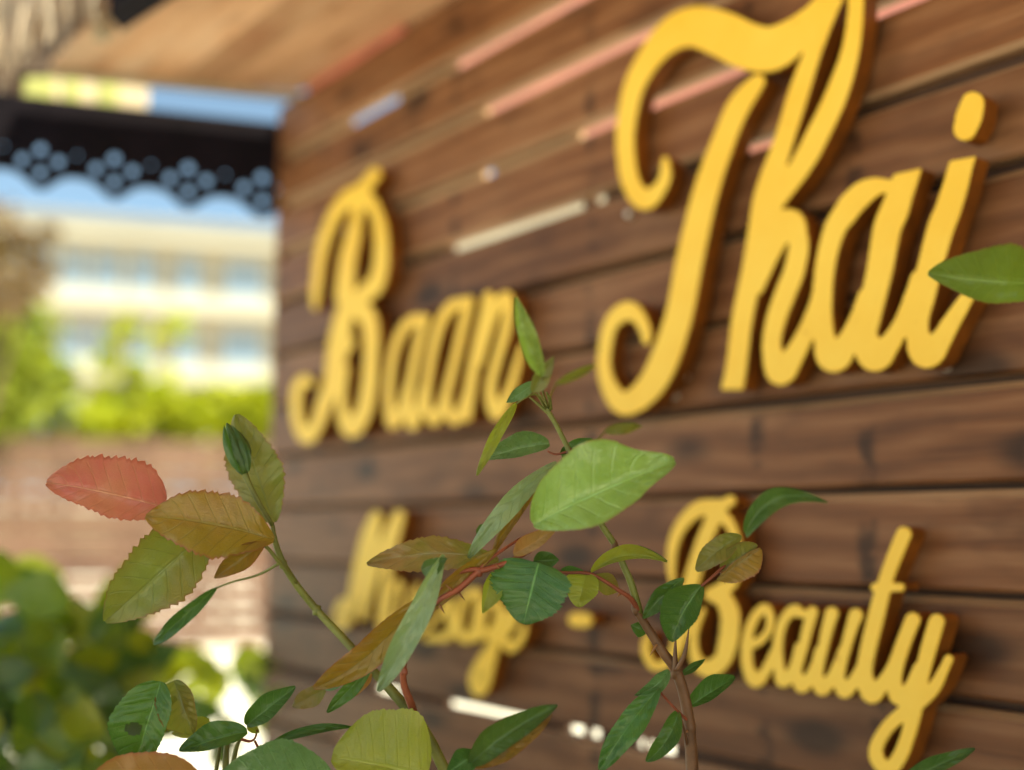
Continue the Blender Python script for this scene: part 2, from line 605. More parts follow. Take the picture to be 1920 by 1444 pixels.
# dark battens nailed behind the closed stretches of the gaps; the open stretches let the outside through
OPEN = {1: [(636, 728), (832, 1120)], 2: [(890, 1245)], 3: [(622, 641), (682, 697), (886, 904), (1066, 1720)],
        4: [(826, 1072), (1092, 1112), (1166, 1192), (1374, 1446)],
        11: [(596, 612), (684, 730), (818, 968), (1041, 1070), (1080, 1100), (1168, 1182), (1188, 1202), (1206, 1240)],
        12: [(494, 512), (620, 656)]}
for k in range(1, k_bottom):
    z = gap_z(k)
    ivs = []
    for x0, x1 in OPEN.get(k, []):
        ys = [wall(x, 990 - (990 - (297 + (k - 1) * 96.55)) * (x + 720) / 1250.0) for x in (x0, x1)]
        ivs.append(tuple(sorted(s_of(p) for p in ys)))
    ivs.sort()
    edges = [S_NEAR + .02]
    for a, b in ivs:
        edges += [a, b]
    edges.append(S_END + .003)
    for i in range(0, len(edges), 2):
        L = edges[i + 1] - edges[i]
        if L < .004:
            continue
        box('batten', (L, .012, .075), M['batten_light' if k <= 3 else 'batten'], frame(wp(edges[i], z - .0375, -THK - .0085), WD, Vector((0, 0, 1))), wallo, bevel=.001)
# board that closes the end of the wall
box('end_board', (.016, THK + .03, SOFFIT_Z - .004), M['plank'], frame(wp(S_END + .005, 0, -(THK + .03) / 2 - .003), WD, Vector((0, 0, 1))), wallo, bevel=.003)
# studs behind
for s in (S_END - .055, S_END - 1.55, S_NEAR + .15):
    box('stud', (.045, .045, SOFFIT_Z - .02), M['batten'], frame(wp(s, 0, -THK - .042), WD, Vector((0, 0, 1))), wallo)

# ------------------------------------------------------------------ roof above, its beam and the fretwork valance
SN = Vector((0, 0, 1))


def on_z(x, y, z):
    return on_plane(x, y, Vector((0, 0, z)), SN)


roof = empty('porch_roof', on_z(300, 120, SOFFIT_Z), 'tan boarded porch roof meeting the top of the plank wall', 'roof')
pa = on_z(578, 180, SOFFIT_Z)          # far corner by the wall
pb = on_z(92, 130, SOFFIT_Z)           # far left corner
edge_off = (pb - W0).dot(WN)
far_vec = pa - pb
far_s = s_of(pb)
# the soffit is made of boards laid side by side along the wall
cuts = [far_s, far_s - .95, far_s - 1.95, far_s - 2.95, far_s - 3.95, far_s - 4.6]
for i in range(len(cuts) - 1):
    s0, s1 = cuts[i], cuts[i + 1] + .004
    q = []
    if i == 0:
        q = [wp(s_of(pa), 0, .0), pb, wp(s1, 0, edge_off), wp(s1, 0, -.02)]
    else:
        eo = edge_off + (1.9 if i >= 1 else 0)  # unseen ceiling widened over the camera to darken the right of the wall
        q = [wp(s0, 0, -.02), wp(s0, 0, eo), wp(s1, 0, eo), wp(s1, 0, -.02)]
    nb = 6 if i == 0 else 15
    for b_ in range(nb):
        t0, t1 = b_ / nb + .0025, (b_ + 1) / nb - .0025
        qq = [q[0].lerp(q[1], t0), q[0].lerp(q[1], t1), q[3].lerp(q[2], t1), q[3].lerp(q[2], t0)]
        o = qq[2]
        zb_ = SOFFIT_Z + random.uniform(0, .004)
        m = frame(Vector((o.x, o.y, zb_)), WD, SN)
        mi = m.inverted()
        V = [mi @ Vector((p.x, p.y, zb_ + zz)) for zz in (0, .018) for p in qq]
        mesh('ceiling_board', V, BOXF, M['ceiling'], roof, matrix=m)
# roofing above the panels
q = [wp(s_of(pa), 0, -.1), pb, wp(cuts[-1], 0, edge_off + .05), wp(cuts[-1], 0, -.1)]
V = [Vector((p.x, p.y, SOFFIT_Z + zz)) for zz in (.024, .07) for p in q]
mesh('roof_deck', V, BOXF, M['thatch_dark'], roof)
q = [wp(cuts[1], 0, edge_off + .052), wp(cuts[1], 0, edge_off + 1.95), wp(cuts[-1], 0, edge_off + 1.95), wp(cuts[-1], 0, edge_off + .052)]  # unseen deck added over the widened ceiling to keep the sun out
V = [Vector((p.x, p.y, SOFFIT_Z + zz)) for zz in (.026, .07) for p in q]
mesh('roof_deck', V, BOXF, M['thatch_dark'], roof)
# added strip in the corner, standing in for the red awning behind the gap
M['awning_red'] = plain('awning_red', (.56, .17, .13), .5, .3, .2, 8)
q0, q1 = wall(582, 154, .004), wall(760, 52, .004)
box('awning_glimpse', ((q1 - q0).dot(-WD), .008, .016), M['awning_red'], frame(wp(s_of(q0), SOFFIT_Z - .019, .0055), -WD, SN), roof, bevel=.001)
# trim along the far edge
d = (pa - pb)
box('edge_trim', (d.length, .03, .012), M['pale_board'], frame(pb - SN * .0125, d, SN), roof, bevel=.002)

# dark painted beam under the left of the ceiling
bz = SOFFIT_Z - .07
c4 = [on_z(203, 27, bz), on_z(228, 59, bz), on_z(480, -104, bz), on_z(330, -95, bz)]
V = [Vector((p.x, p.y, bz + zz)) for zz in (0, .068) for p in c4]
mesh('beam', V, BOXF, M['dark_beam'], roof, label='short black beam under the ceiling')
pbk = on_z(200, 62, SOFFIT_Z - .05)
box('bracket', (.05, .03, .05), M['pale_board'], frame(pbk, WD, SN), roof, bevel=.003)


# ---- traced sheet shapes with thickness (letters, fretwork): marching squares over a distance field
def field(strokes, X, Y):
    D = np.full(X.shape, 1e9)
    for st in strokes:
        pl = spline(st, 6)
        for p, q in zip(pl[:-1], pl[1:]):
            dx, dy = q[0] - p[0], q[1] - p[1]
            L2 = dx * dx + dy * dy + 1e-9
            t = np.clip(((X - p[0]) * dx + (Y - p[1]) * dy) / L2, 0, 1)
            d = np.hypot(X - p[0] - t * dx, Y - p[1] - t * dy) - (p[2] + (q[2] - p[2]) * t)
            np.minimum(D, d, out=D)
    return D


def traced(D_list, x0, y0, step, to3d, n, thick, bevel_px, bevel, names, mats, parents, labels=None):
    """D_list: one field per piece of the same plate; the plate is their union, cells go to the nearest piece"""
    U = np.minimum.reduce(D_list)
    owner = np.argmin(np.stack(D_list), axis=0)
    gy, gx = np.gradient(U)
    H, Wd = U.shape
    res = [dict(v=[], key={}, f=[], m=[]) for _ in D_list]

    def px_of(key):
        kind, i, j = key
        if kind == 'c':
            return j, i, False
        if kind == 'h':
            a, b = U[i, j], U[i, j + 1]
            return j + a / (a - b), i, True
        a, b = U[i, j], U[i + 1, j]
        return j, i + a / (a - b), True

    def vert(r, key, layer):
        k = (key, layer)
        if k in r['key']:
            return r['key'][k]
        x, y, bd = px_of(key)
        xi, yi = min(int(x + .5), Wd - 1), min(int(y + .5), H - 1)
        px, py = x0 + x * step, y0 + y * step
        if layer == 0 and bd:
            g = np.array([gx[yi, xi], gy[yi, xi]])
            g /= (np.linalg.norm(g) + 1e-9)
            p = to3d(px - g[0] * bevel_px, py - g[1] * bevel_px)
        else:
            p = to3d(px, py)
            if layer == 1:
                p = p - n * bevel
            elif layer == 2:
                p = p - n * thick
        r['key'][k] = len(r['v'])
        r['v'].append(p)
        return r['key'][k]

    ins = U < 0
    any_in = ins[:-1, :-1] | ins[1:, :-1] | ins[:-1, 1:] | ins[1:, 1:]
    for i, j in zip(*np.nonzero(any_in)):
        cs = [(i, j), (i, j + 1), (i + 1, j + 1), (i + 1, j)]
        es = [('h', i, j), ('v', i, j + 1), ('h', i + 1, j), ('v', i, j)]
        poly = []
        for k in range(4):
            if ins[cs[k]]:
                poly.append(('c',) + cs[k])
            if ins[cs[k]] != ins[cs[(k + 1) % 4]]:
                poly.append(es[k])
        if len(poly) < 3:
            continue
        r = res[owner[i, j]]
        r['f'].append(tuple(vert(r, kx, 0) for kx in poly)[::-1])
        r['m'].append(0)
        r['f'].append(tuple(vert(r, kx, 2) for kx in poly))
        r['m'].append(1)
        L = len(poly)
        for k in range(L):
            a, b = poly[k], poly[(k + 1) % L]
            if a[0] != 'c' and b[0] != 'c':
                r['f'].append((vert(r, a, 0), vert(r, b, 0), vert(r, b, 1), vert(r, a, 1)))
                r['m'].append(0)
                r['f'].append((vert(r, a, 1), vert(r, b, 1), vert(r, b, 2), vert(r, a, 2)))
                r['m'].append(1)
    for k, r in enumerate(res):
        if r['v']:
            kw = {}
            if labels and labels[k]:
                kw['label'] = labels[k]
            mesh(names[k], r['v'], r['f'], mats, parents[k], midx=r['m'], **kw)


# fretwork valance hanging across the far end
VD = horiz_dir(7500)
VNn = Vector((VD.y, -VD.x, 0))
if VNn.y > 0:
    VNn = -VNn
VP0 = wall(517, 300, .0)
val = empty('fretwork_valance', on_plane(260, 300, VP0, VNn), 'black fretwork valance with pierced scalloped lower edge under the roof', 'valance')
step = 3.2
xs = np.arange(-420, 545, step)
ys = np.arange(120, 420, step)
X, Y = np.meshgrid(xs, ys)
top = 176 + (X - 20) * .112
cen = [(75 + 139 * i, 0) for i in range(-4, 5)]
ybase = lambda x: 300 + (x - 75) * .128
low = np.full(X.shape, 1e9)
ph = (X - 75) / 139.0
sc = np.cos(2 * np.pi * ph)
low = ybase(X) + 35 + 15 * sc + 3 * np.cos(4 * np.pi * ph)
Dv = np.maximum(top - Y, Y - low)
Dv = np.maximum(Dv, X - 528)
for cx, _ in cen:
    cy = ybase(cx)
    for dx, dy, r in ((0, -21, 9.5), (0, 22, 9), (-34, -3, 9), (34, 2, 9), (69.5, -10, 4.5)):
        Dv = np.maximum(Dv, r - np.hypot(X - cx - dx, (Y - cy - dy) * .95))
traced([Dv], -420, 120, step, lambda x, y: on_plane(x, y, VP0, VNn), VNn, .016, 0.6, .001, ['fretwork_board'], [M['black'], M['black']], [val])
# rail behind the upper part of the valance
ra, rb = on_plane(-420, 180, VP0 - VNn * .03, VNn), on_plane(520, 280, VP0 - VNn * .03, VNn)
za, zb = on_plane(520, 232, VP0 - VNn * .03, VNn).z, on_plane(520, 285, VP0 - VNn * .03, VNn).z
box('rail', ((rb - ra).length, .02, za - zb), M['black'], frame(Vector((rb.x, rb.y, zb)), Vector((ra.x - rb.x, ra.y - rb.y, 0)), SN), val)

# pale outer fascia seen through the slot between ceiling and valance
fp = at(150, 165, 3.3)
fa, fb = on_plane(-200, 118, fp, VNn), on_plane(276, 200, fp, VNn)
fas = empty('fascia_board', fp, 'pale cream fascia board behind the slot above the black valance', 'board')
L = Vector((fa.x - fb.x, fa.y - fb.y, 0))
zl = on_plane(276, 215, fp, VNn).z
zh = on_plane(276, 120, fp, VNn).z
box('board', (L.length, .02, zh - zl), M['pale_board'], frame(Vector((fb.x, fb.y, zl)), L, SN), fas)
GLAZE = plain('green_yellow_paint', (.46, .46, .16), .5, .3, .25, 6)
for x0, x1 in ((28, 100), (118, 150), (182, 222)):
    p0, p1 = on_plane(x1, 192, fp + VNn * .012, VNn), on_plane(x0, 186, fp + VNn * .012, VNn)
    z0 = on_plane(x1, 205, fp, VNn).z
    box('painted_strip', (Vector((p1.x - p0.x, p1.y - p0.y, 0)).length, .006, .09), GLAZE,
        frame(Vector((p0.x, p0.y, z0)), Vector((p1.x - p0.x, p1.y - p0.y, 0)), SN), fas, bevel=.001)


# straw fringe of the thatch at the upper left
def thatch():
    V, Fc = [], []
    rs = random.Random(3)
    for i in range(420):
        u = rs.random()
        px = -140 + 380 * u
        lay = rs.random()
        top_y = -120
        bot = 118 - .72 * max(0, px - 20) + rs.gauss(0, 26) - lay * 20
        if bot < top_y + 30:
            continue
        dep = 2.15 + .22 * lay
        a = at(px + rs.uniform(-14, 14), top_y, dep)
        b = at(px + rs.uniform(-16, 16), bot, dep + rs.uniform(-.05, .05))
        wd = rs.uniform(.003, .007)
        mid = (a + b) / 2 + Vector((rs.uniform(-.012, .012), rs.uniform(-.012, .012), 0))
        v, f, _ = tube_data([(a, wd), (mid, wd * .9), (b, wd * .25)], 4)
        o = len(V)
        V += v
        Fc += [tuple(k + o for k in ff) for ff in f]
    mesh('thatch_fringe', V, Fc, M['straw'], label='grey straw fringe hanging from the thatched eave', cat='thatch', kind='stuff')


thatch()
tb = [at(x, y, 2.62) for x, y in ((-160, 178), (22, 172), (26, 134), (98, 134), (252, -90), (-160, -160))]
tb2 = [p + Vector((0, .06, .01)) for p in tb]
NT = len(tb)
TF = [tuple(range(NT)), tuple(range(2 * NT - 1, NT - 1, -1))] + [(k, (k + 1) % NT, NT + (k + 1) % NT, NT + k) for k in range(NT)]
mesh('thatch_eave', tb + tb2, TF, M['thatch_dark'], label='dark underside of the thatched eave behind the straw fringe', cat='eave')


# ------------------------------------------------------------------ yellow sign words
FACE = .042
LT = .030


def P(o, s, pts):
    return [(o[0] + s * x, o[1] + s * y, h * s) for x, y, h in pts]


def px(pts):
    return list(pts)


r3o, r3s = (1080, 0), .4375
r6o, r6s = (1080, 420), .4375
A1 = ((690, 520), .2216)
B2 = ((530, 300), .18)
B3 = ((530, 560), .2008)
M4 = ((620, 940), .2077)
M5 = ((780, 1060), .1869)
E6 = ((1380, 1080), .1732)
T7 = ((1580, 960), .3352)
B8 = ((1190, 920), .2561)

THAI = {
    'T': [px([(1246, 300, 8), (1247, 325, 12), (1236, 352, 14), (1207, 374, 21), (1181, 340, 19), (1171, 271, 18.5), (1176, 210, 19.5), (1190, 155, 21), (1224, 98, 25),
              (1262, 62, 33), (1303, 50, 40), (1351, 63, 45), (1395, 84, 46), (1438, 92, 44), (1474, 76, 37), (1504, 46, 25), (1530, 13, 15), (1550, -20, 9)]),
          px([(1420, 152, 15), (1403, 172, 20), (1383, 200, 23), (1362, 247, 23), (1325, 350, 25), (1294, 477, 27), (1272, 590, 27), (1241, 682, 28), (1208, 735, 26), (1168, 757, 23),
              (1141, 725, 17), (1131, 680, 14), (1140, 617, 14.5), (1160, 590, 18), (1181, 583, 19), (1200, 600, 14), (1209, 622, 12), (1211, 640, 8)])],
    'h': [px([(1366, 765, 22), (1372, 728, 22), (1380, 683, 21), (1391, 595, 21), (1410, 507, 22), (1424, 440, 25), (1437, 360, 24), (1469, 262, 20), (1496, 175, 20.5), (1526, 88, 17.5), (1561, 0, 18), (1582, -35, 18),
              (1598, -36, 18), (1604, 0, 16), (1595, 88, 18), (1568, 175, 22), (1527, 262, 23), (1503, 306, 22), (1474, 350, 19), (1445, 395, 14)]),
          px([(1418, 540, 14), (1440, 475, 22), (1462, 430, 27), (1480, 419, 29), (1492, 440, 22), (1496, 464, 20.5), (1488, 507, 21), (1471, 551, 21), (1455, 595, 20), (1446, 639, 19), (1450, 675, 22),
              (1463, 697, 27), (1486, 668, 21), (1510, 624, 18), (1530, 575, 17), (1541, 530, 16)])],
    'a': [px([(1664, 348, 14), (1640, 350, 19), (1618, 361, 24), (1596, 382, 25), (1583, 400, 24), (1566, 425, 22), (1553, 464, 20.5), (1545, 507, 20), (1541, 551, 20), (1541, 600, 20), (1547, 645, 23),
              (1562, 668, 32), (1586, 645, 23), (1608, 600, 19), (1622, 555, 16)]),
          px([(1712, 292, 23), (1699, 328, 25), (1686, 365, 26), (1676, 394, 28), (1662, 430, 27.5), (1648, 507, 26), (1629, 590, 24), (1622, 632, 24), (1638, 666, 32), (1664, 648, 22), (1688, 610, 18), (1706, 565, 16.5), (1720, 520, 15)])],
    'i': [px([(1808, 292, 22), (1800, 312, 24), (1790, 350, 25), (1776, 394, 26), (1762, 430, 26.5), (1741, 507, 25), (1731, 551, 24), (1720, 600, 22), (1722, 638, 25), (1737, 660, 32), (1762, 638, 22), (1782, 605, 18.5), (1801, 575, 16), (1824, 538, 12)]),
          px([(1823, 193, 23), (1816, 217, 26), (1808, 242, 23)])],
}
# flat cut stroke ends of h, a and i
CLIP = {'h': lambda X, Y: np.where(X < 1408, Y - 731, -1e3),
        'a': lambda X, Y: np.where(X > 1668, 327 - (X - 1671) * .22 - Y, -1e3),
        'i': lambda X, Y: np.where(Y > 270, 302 - (X - 1776) * .18 - Y, -1e3)}
BAAN = {
    'B': [P(*B2, [(330, 1540, 34), (335, 1430, 52), (352, 1250, 62), (382, 1000, 68), (465, 720, 70), (565, 520, 78), (690, 390, 95), (800, 330, 90), (880, 240, 72), (955, 140, 72)]),
          P(*B2, [(800, 350, 95), (900, 430, 80), (985, 600, 72), (1020, 800, 82), (1022, 1000, 86), (1005, 1150, 90), (950, 1300, 100), (850, 1390, 105)]),
          P(*B2, [(790, 400, 90), (762, 600, 66), (728, 800, 85), (678, 1000, 95), (655, 1200, 100), (640, 1420, 110)]),
          P(*B3, [(620, 0, 90), (560, 200, 95), (525, 400, 110), (490, 600, 100), (450, 800, 85), (375, 1000, 78), (310, 1180, 68), (225, 1280, 82), (140, 1160, 62), (118, 950, 58), (142, 810, 58), (205, 755, 56), (265, 800, 38)]),
          P(*B3, [(700, 80, 110), (790, 180, 92), (818, 320, 84), (820, 500, 76), (802, 800, 80), (765, 1010, 82), (715, 1120, 88), (640, 1195, 108), (570, 1110, 70), (545, 1000, 56), (540, 850, 56), (560, 650, 60)]),
          P(*B3, [(540, 480, 60), (610, 440, 55), (630, 400, 40)])],
    'a': [P(*A1, [(490, 345, 38), (440, 350, 50), (370, 370, 58), (285, 450, 50), (215, 620, 46), (178, 850, 45), (172, 1050, 50), (205, 1230, 62), (275, 1120, 45), (320, 950, 36)]),
          P(*A1, [(478, 345, 42), (430, 520, 47), (372, 800, 46), (335, 1000, 50), (340, 1130, 55), (370, 1240, 60), (425, 1100, 42), (460, 950, 36)])],
    'a2': [P(*A1, [(850, 200, 44), (790, 215, 52), (720, 235, 58), (640, 320, 54), (582, 450, 50), (535, 650, 46), (500, 850, 46), (485, 1010, 48), (500, 1130, 52), (555, 1205, 60), (615, 1090, 44), (655, 950, 36)]),
           P(*A1, [(850, 195, 50), (800, 400, 48), (742, 650, 46), (692, 850, 46), (655, 1000, 48), (670, 1130, 52), (730, 1205, 56), (790, 1100, 46), (830, 980, 40)])],
    'n': [P(*A1, [(1015, 165, 56), (980, 350, 56), (930, 550, 55), (880, 800, 55), (848, 1000, 58), (820, 1170, 62)]),
          P(*A1, [(940, 720, 38), (1000, 480, 46), (1050, 320, 52), (1110, 210, 58), (1168, 165, 55), (1185, 250, 54), (1155, 450, 50), (1085, 700, 48), (1035, 900, 50), (1040, 1050, 60), (1085, 1150, 66), (1150, 1050, 54),
                  (1210, 900, 45), (1260, 720, 40), (1295, 590, 30)])],
}
MASS = {
    'M': [P(*M4, [(110, 930, 62), (60, 990, 42), (55, 1080, 45), (95, 1120, 52), (150, 1060, 52), (195, 890, 56), (252, 600, 60), (330, 300, 60), (405, 135, 55)]),
          P(*M4, [(405, 135, 55), (372, 450, 56), (315, 800, 55), (285, 1040, 46)]),
          P(*M4, [(300, 960, 42), (420, 550, 52), (520, 290, 56), (610, 130, 60)]),
          P(*M4, [(610, 130, 60), (565, 330, 56), (505, 650, 50), (458, 930, 42), (445, 1100, 40), (475, 1170, 38), (530, 1070, 30)])],
    'a': [px([(752, 1098, 6.5), (742, 1092, 7), (733, 1112, 6.5), (727, 1145, 6.5), (722, 1170, 7), (728, 1185, 7.5), (738, 1172, 5.5), (746, 1140, 5)]),
          px([(752, 1097, 6.5), (751, 1122, 6.5), (745, 1155, 6.5), (741, 1180, 7), (749, 1191, 8), (758, 1176, 6)])],
    's': [px([(757, 1176, 6), (772, 1130, 6), (781, 1100, 7), (780, 1120, 7), (787, 1150, 7), (781, 1183, 9), (766, 1192, 8)])],
    's2': [px([(795, 1180, 7), (818, 1160, 7), (838, 1130, 7), (844, 1128, 8), (842, 1150, 9), (846, 1175, 10), (838, 1194, 10), (812, 1196, 9), (800, 1198, 8)])],
    'a2': [P(*M5, [(610, 270, 50), (550, 270, 52), (490, 330, 48), (440, 450, 48), (420, 600, 50), (440, 710, 55), (520, 730, 60), (570, 640, 45)]),
           P(*M5, [(625, 280, 48), (610, 450, 48), (590, 620, 50), (600, 720, 58), (650, 680, 50)])],
    'g': [P(*M5, [(800, 390, 48), (740, 360, 50), (690, 430, 45), (655, 560, 48), (660, 660, 55), (720, 690, 60), (790, 620, 45)]),
          P(*M5, [(830, 400, 52), (820, 550, 56), (780, 720, 66), (760, 880, 62), (725, 1020, 62), (680, 1190, 66), (620, 1265, 66), (575, 1180, 56), (585, 1080, 56), (650, 960, 56), (730, 850, 56), (830, 740, 52)])],
    'e': [P(*M5, [(850, 700, 50), (950, 620, 45), (985, 520, 42), (945, 470, 44), (895, 540, 48), (875, 680, 52), (895, 780, 56), (945, 825, 62), (1010, 780, 52), (1060, 690, 46), (1085, 600, 36)])],
}
HYPH = {'-': [px([(1078, 1162, 14), (1096, 1163, 14)])]}
BEAU = {
    'B': [P(*B8, [(275, 690, 20), (262, 560, 34), (270, 430, 42), (310, 300, 48), (385, 195, 54), (475, 130, 62), (560, 115, 58), (640, 105, 48), (695, 75, 45)]),
          P(*B8, [(590, 140, 58), (650, 200, 50), (695, 250, 42), (728, 340, 42), (745, 450, 45), (735, 560, 50), (690, 680, 58), (600, 745, 58)]),
          P(*B8, [(590, 160, 60), (540, 280, 60), (482, 420, 58), (428, 600, 62), (392, 740, 60), (360, 900, 60), (330, 1050, 58), (288, 1180, 48), (220, 1270, 40), (140, 1285, 38), (82, 1200, 36), (76, 1110, 32), (105, 1050, 20)]),
          P(*B8, [(560, 760, 58), (640, 790, 68), (690, 890, 74), (695, 1000, 75), (672, 1140, 74), (640, 1235, 66), (560, 1300, 72), (480, 1285, 56), (435, 1200, 42), (425, 1090, 35), (445, 980, 34), (480, 910, 28), (500, 865, 20)])],
    'e': [P(*E6, [(140, 760, 48), (240, 710, 54), (340, 600, 48), (366, 450, 50), (310, 355, 62), (225, 410, 60), (150, 550, 60), (115, 700, 64), (108, 860, 68), (130, 1020, 70), (208, 1130, 86), (295, 1060, 66), (365, 930, 60), (415, 790, 45)])],
    'a': [P(*E6, [(790, 400, 40), (710, 410, 52), (632, 375, 74), (545, 430, 62), (475, 570, 60), (445, 750, 60), (450, 900, 60), (468, 1040, 68), (508, 1130, 86), (585, 1060, 64), (635, 930, 54), (665, 760, 42)]),
          P(*E6, [(820, 390, 68), (770, 560, 65), (722, 760, 60), (668, 950, 60), (650, 1070, 66), (710, 1190, 86), (795, 1085, 64), (855, 950, 54), (880, 800, 40)])],
    'u': [P(*E6, [(1030, 405, 78), (980, 580, 70), (930, 800, 62), (885, 1000, 64), (880, 1130, 70), (930, 1215, 90), (1025, 1105, 66), (1095, 950, 56), (1140, 800, 44)]),
          P(*E6, [(1290, 425, 82), (1232, 600, 70), (1175, 800, 64), (1125, 1000, 64), (1112, 1130, 70), (1170, 1240, 92), (1265, 1140, 70), (1345, 980, 56), (1388, 850, 44)])],
    't': [P(*T7, [(338, 125, 46), (290, 240, 46), (245, 360, 44), (210, 480, 48), (170, 640, 50), (132, 800, 48), (118, 920, 50), (160, 1018, 58), (218, 960, 42), (268, 880, 36), (300, 790, 28)]),
          P(*T7, [(178, 422, 28), (318, 422, 28)])],
    'y': [P(*T7, [(388, 605, 46), (342, 720, 46), (302, 840, 46), (285, 950, 46), (310, 1035, 50), (368, 985, 36), (418, 870, 30)]),
          P(*T7, [(522, 615, 48), (482, 750, 48), (450, 870, 46), (420, 1000, 46), (392, 1130, 48), (362, 1250, 44), (312, 1375, 46), (250, 1440, 46), (188, 1380, 44), (188, 1305, 42), (248, 1205, 42), (330, 1130, 45), (430, 1060, 45),
                  (510, 980, 40), (560, 885, 32), (588, 825, 30)])],
}


def word(data, label, thin=0.0, name='sign_word'):
    keys = list(data)
    allp = np.array([p for k in keys for st in data[k] for p in st])
    m = allp[:, 2].max() + 8
    x0, y0 = allp[:, 0].min() - m, allp[:, 1].min() - m
    x1, y1 = allp[:, 0].max() + m, allp[:, 1].max() + m
    step = 3.0 if (x1 - x0) > 430 else 2.4
    X, Y = np.meshgrid(np.arange(x0, x1, step), np.arange(y0, y1, step))
    Ds = [field(data[k], X, Y) + thin for k in keys]
    if data is THAI:
        Ds = [np.maximum(d, CLIP[k](X, Y)) if k in CLIP else d for k, d in zip(keys, Ds)]
    c = wall((x0 + x1) / 2, (y0 + y1) / 2, FACE)
    root = empty(name, c, label, 'sign lettering', 'yellow script words of the wall sign')
    labs = ['letter ' + k[0] if k != '-' else None for k in keys]
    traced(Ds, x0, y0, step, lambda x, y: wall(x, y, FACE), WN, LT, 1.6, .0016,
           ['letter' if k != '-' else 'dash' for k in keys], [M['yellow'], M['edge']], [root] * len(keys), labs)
    return root


w1 = word(BAAN, 'upper yellow script word Baan, left of the word Thai', 1.8)
w2 = word(THAI, 'largest yellow script word Thai, on the upper right of the plank wall', 1.5)
w3 = word(MASS, 'lower yellow script word Massage, half hidden behind rose leaves', 1.5)
w4 = word(HYPH, 'small yellow dash between the words Massage and Beauty')
w5 = word(BEAU, 'lower yellow script word Beauty on the right', .9)
# pale pins at the bright dots; the Baan pair stands in for gap light
for root, pts in ((w2, [(1265, 742), (1284, 706), (1774, 688), (1180, 402)]), (w1, [(632, 470), (690, 452)])):
    for x, y in pts:
        p = wall(x, y, .004)
        V, Fc, _ = tube_data([(p - WN * .004, .0055), (p + WN * .004, .0055), (p + WN * .006, .003)], 10)
        mesh('gleam_pin', V, Fc, M['steel'], root, smooth=False)

# ------------------------------------------------------------------ beyond the plank wall: red awning and white curtain seen through the gaps
off = -.75


def sheet(name, poly, mat, label, cat, thick=.004, n=14, wob=.02):
    a, b, c, d = [wall(x, y, off) for x, y in poly]
    V, Fc = [], []
    for layer in (0, 1):
        for j in range(n + 1):
            for i in range(n + 1):
                u, v = i / n, j / n
                p = a * (1 - u) * (1 - v) + b * u * (1 - v) + c * u * v + d * (1 - u) * v
                p = p - WN * (wob * math.sin(u * 26 + v * 2) + thick * layer)
                V.append(p)
    N = (n + 1) ** 2
    for j in range(n):
        for i in range(n):
            q = j * (n + 1) + i
            Fc.append((q, q + 1, q + n + 2, q + n + 1))
            Fc.append((N + q + n + 1, N + q + n + 2, N + q + 1, N + q))
    mesh(name, V, Fc, mat, smooth=True, label=label, cat=cat)


sheet('red_awning', [(800, -420), (1900, -420), (1900, 420), (828, 258)], M['red_cloth'],
      'red cloth awning glimpsed through the upper gaps of the plank wall', 'awning')
sheet('white_curtain', [(600, 328), (1340, 352), (1340, 560), (600, 600)], M['white_cloth'],
      'white cloth glimpsed through the middle gaps of the plank wall', 'curtain', n=24)

# ------------------------------------------------------------------ fence at the back
FP = at(260, 990, 11.5)
FD = horiz_dir(7500)
FN = VNn
fence = empty('plank_fence', Vector((FP.x, FP.y, 0)), 'pinkish brown plank fence along the far side of the yard', 'fence')


def fpt(x, off=0):
    p = on_plane(x, 990, FP + FN * off, FN)
    return Vector((p.x, p.y, 0))


ztop = on_plane(260, 822, FP, FN).z
nrow = 12
ph_ = ztop / nrow
posts = [-560, -390, -225, -60, 108, 262, 418, 585, 745, 900]
rf = random.Random(5)
for i in range(len(posts) - 1):
    a, b = fpt(posts[i]), fpt(posts[i + 1])
    for r in range(nrow):
        m = frame(a + Vector((0, 0, r * ph_ + .006)) + FN * rf.uniform(-.015, .015), b - a, SN)
        box('plank', ((b - a).length - .006, .022, ph_ - .03), M['fence'], m, fence, bevel=.004)
for xp in posts:
    box('post', (.09, .09, ztop + .04), M['fence'], frame(fpt(xp, -.07), FD, SN), fence)

# ------------------------------------------------------------------ building at the back
BP = at(515, 450, 40)
BD = FD
BN = VNn


def bpt(x, y, off=0):
    return on_plane(x, y, BP + BN * off, BN)


bl = empty('apartment_building', Vector((BP.x, BP.y, 0)), 'cream apartment building with white floor bands and blue tinted windows', 'building')


def bbox(name, x0, x1, y0, y1, off0, off1, mat, parent, ref=460, bevel=.02, **kw):
    """box on the facade between photo columns x0..x1 and heights of rows y0..y1 (rows measured at column ref)"""
    a, b = bpt(x0, 990), bpt(x1, 990)
    zt, zb = bpt(ref, y0).z, bpt(ref, y1).z
    L = Vector((b.x - a.x, b.y - a.y, 0))
    mid = (off0 + off1) / 2
    o = Vector((a.x, a.y, zb)) + BN * mid
    return box(name, (L.length, abs(off1 - off0), zt - zb), mat, frame(o, L, SN), parent, bevel=bevel, **kw)


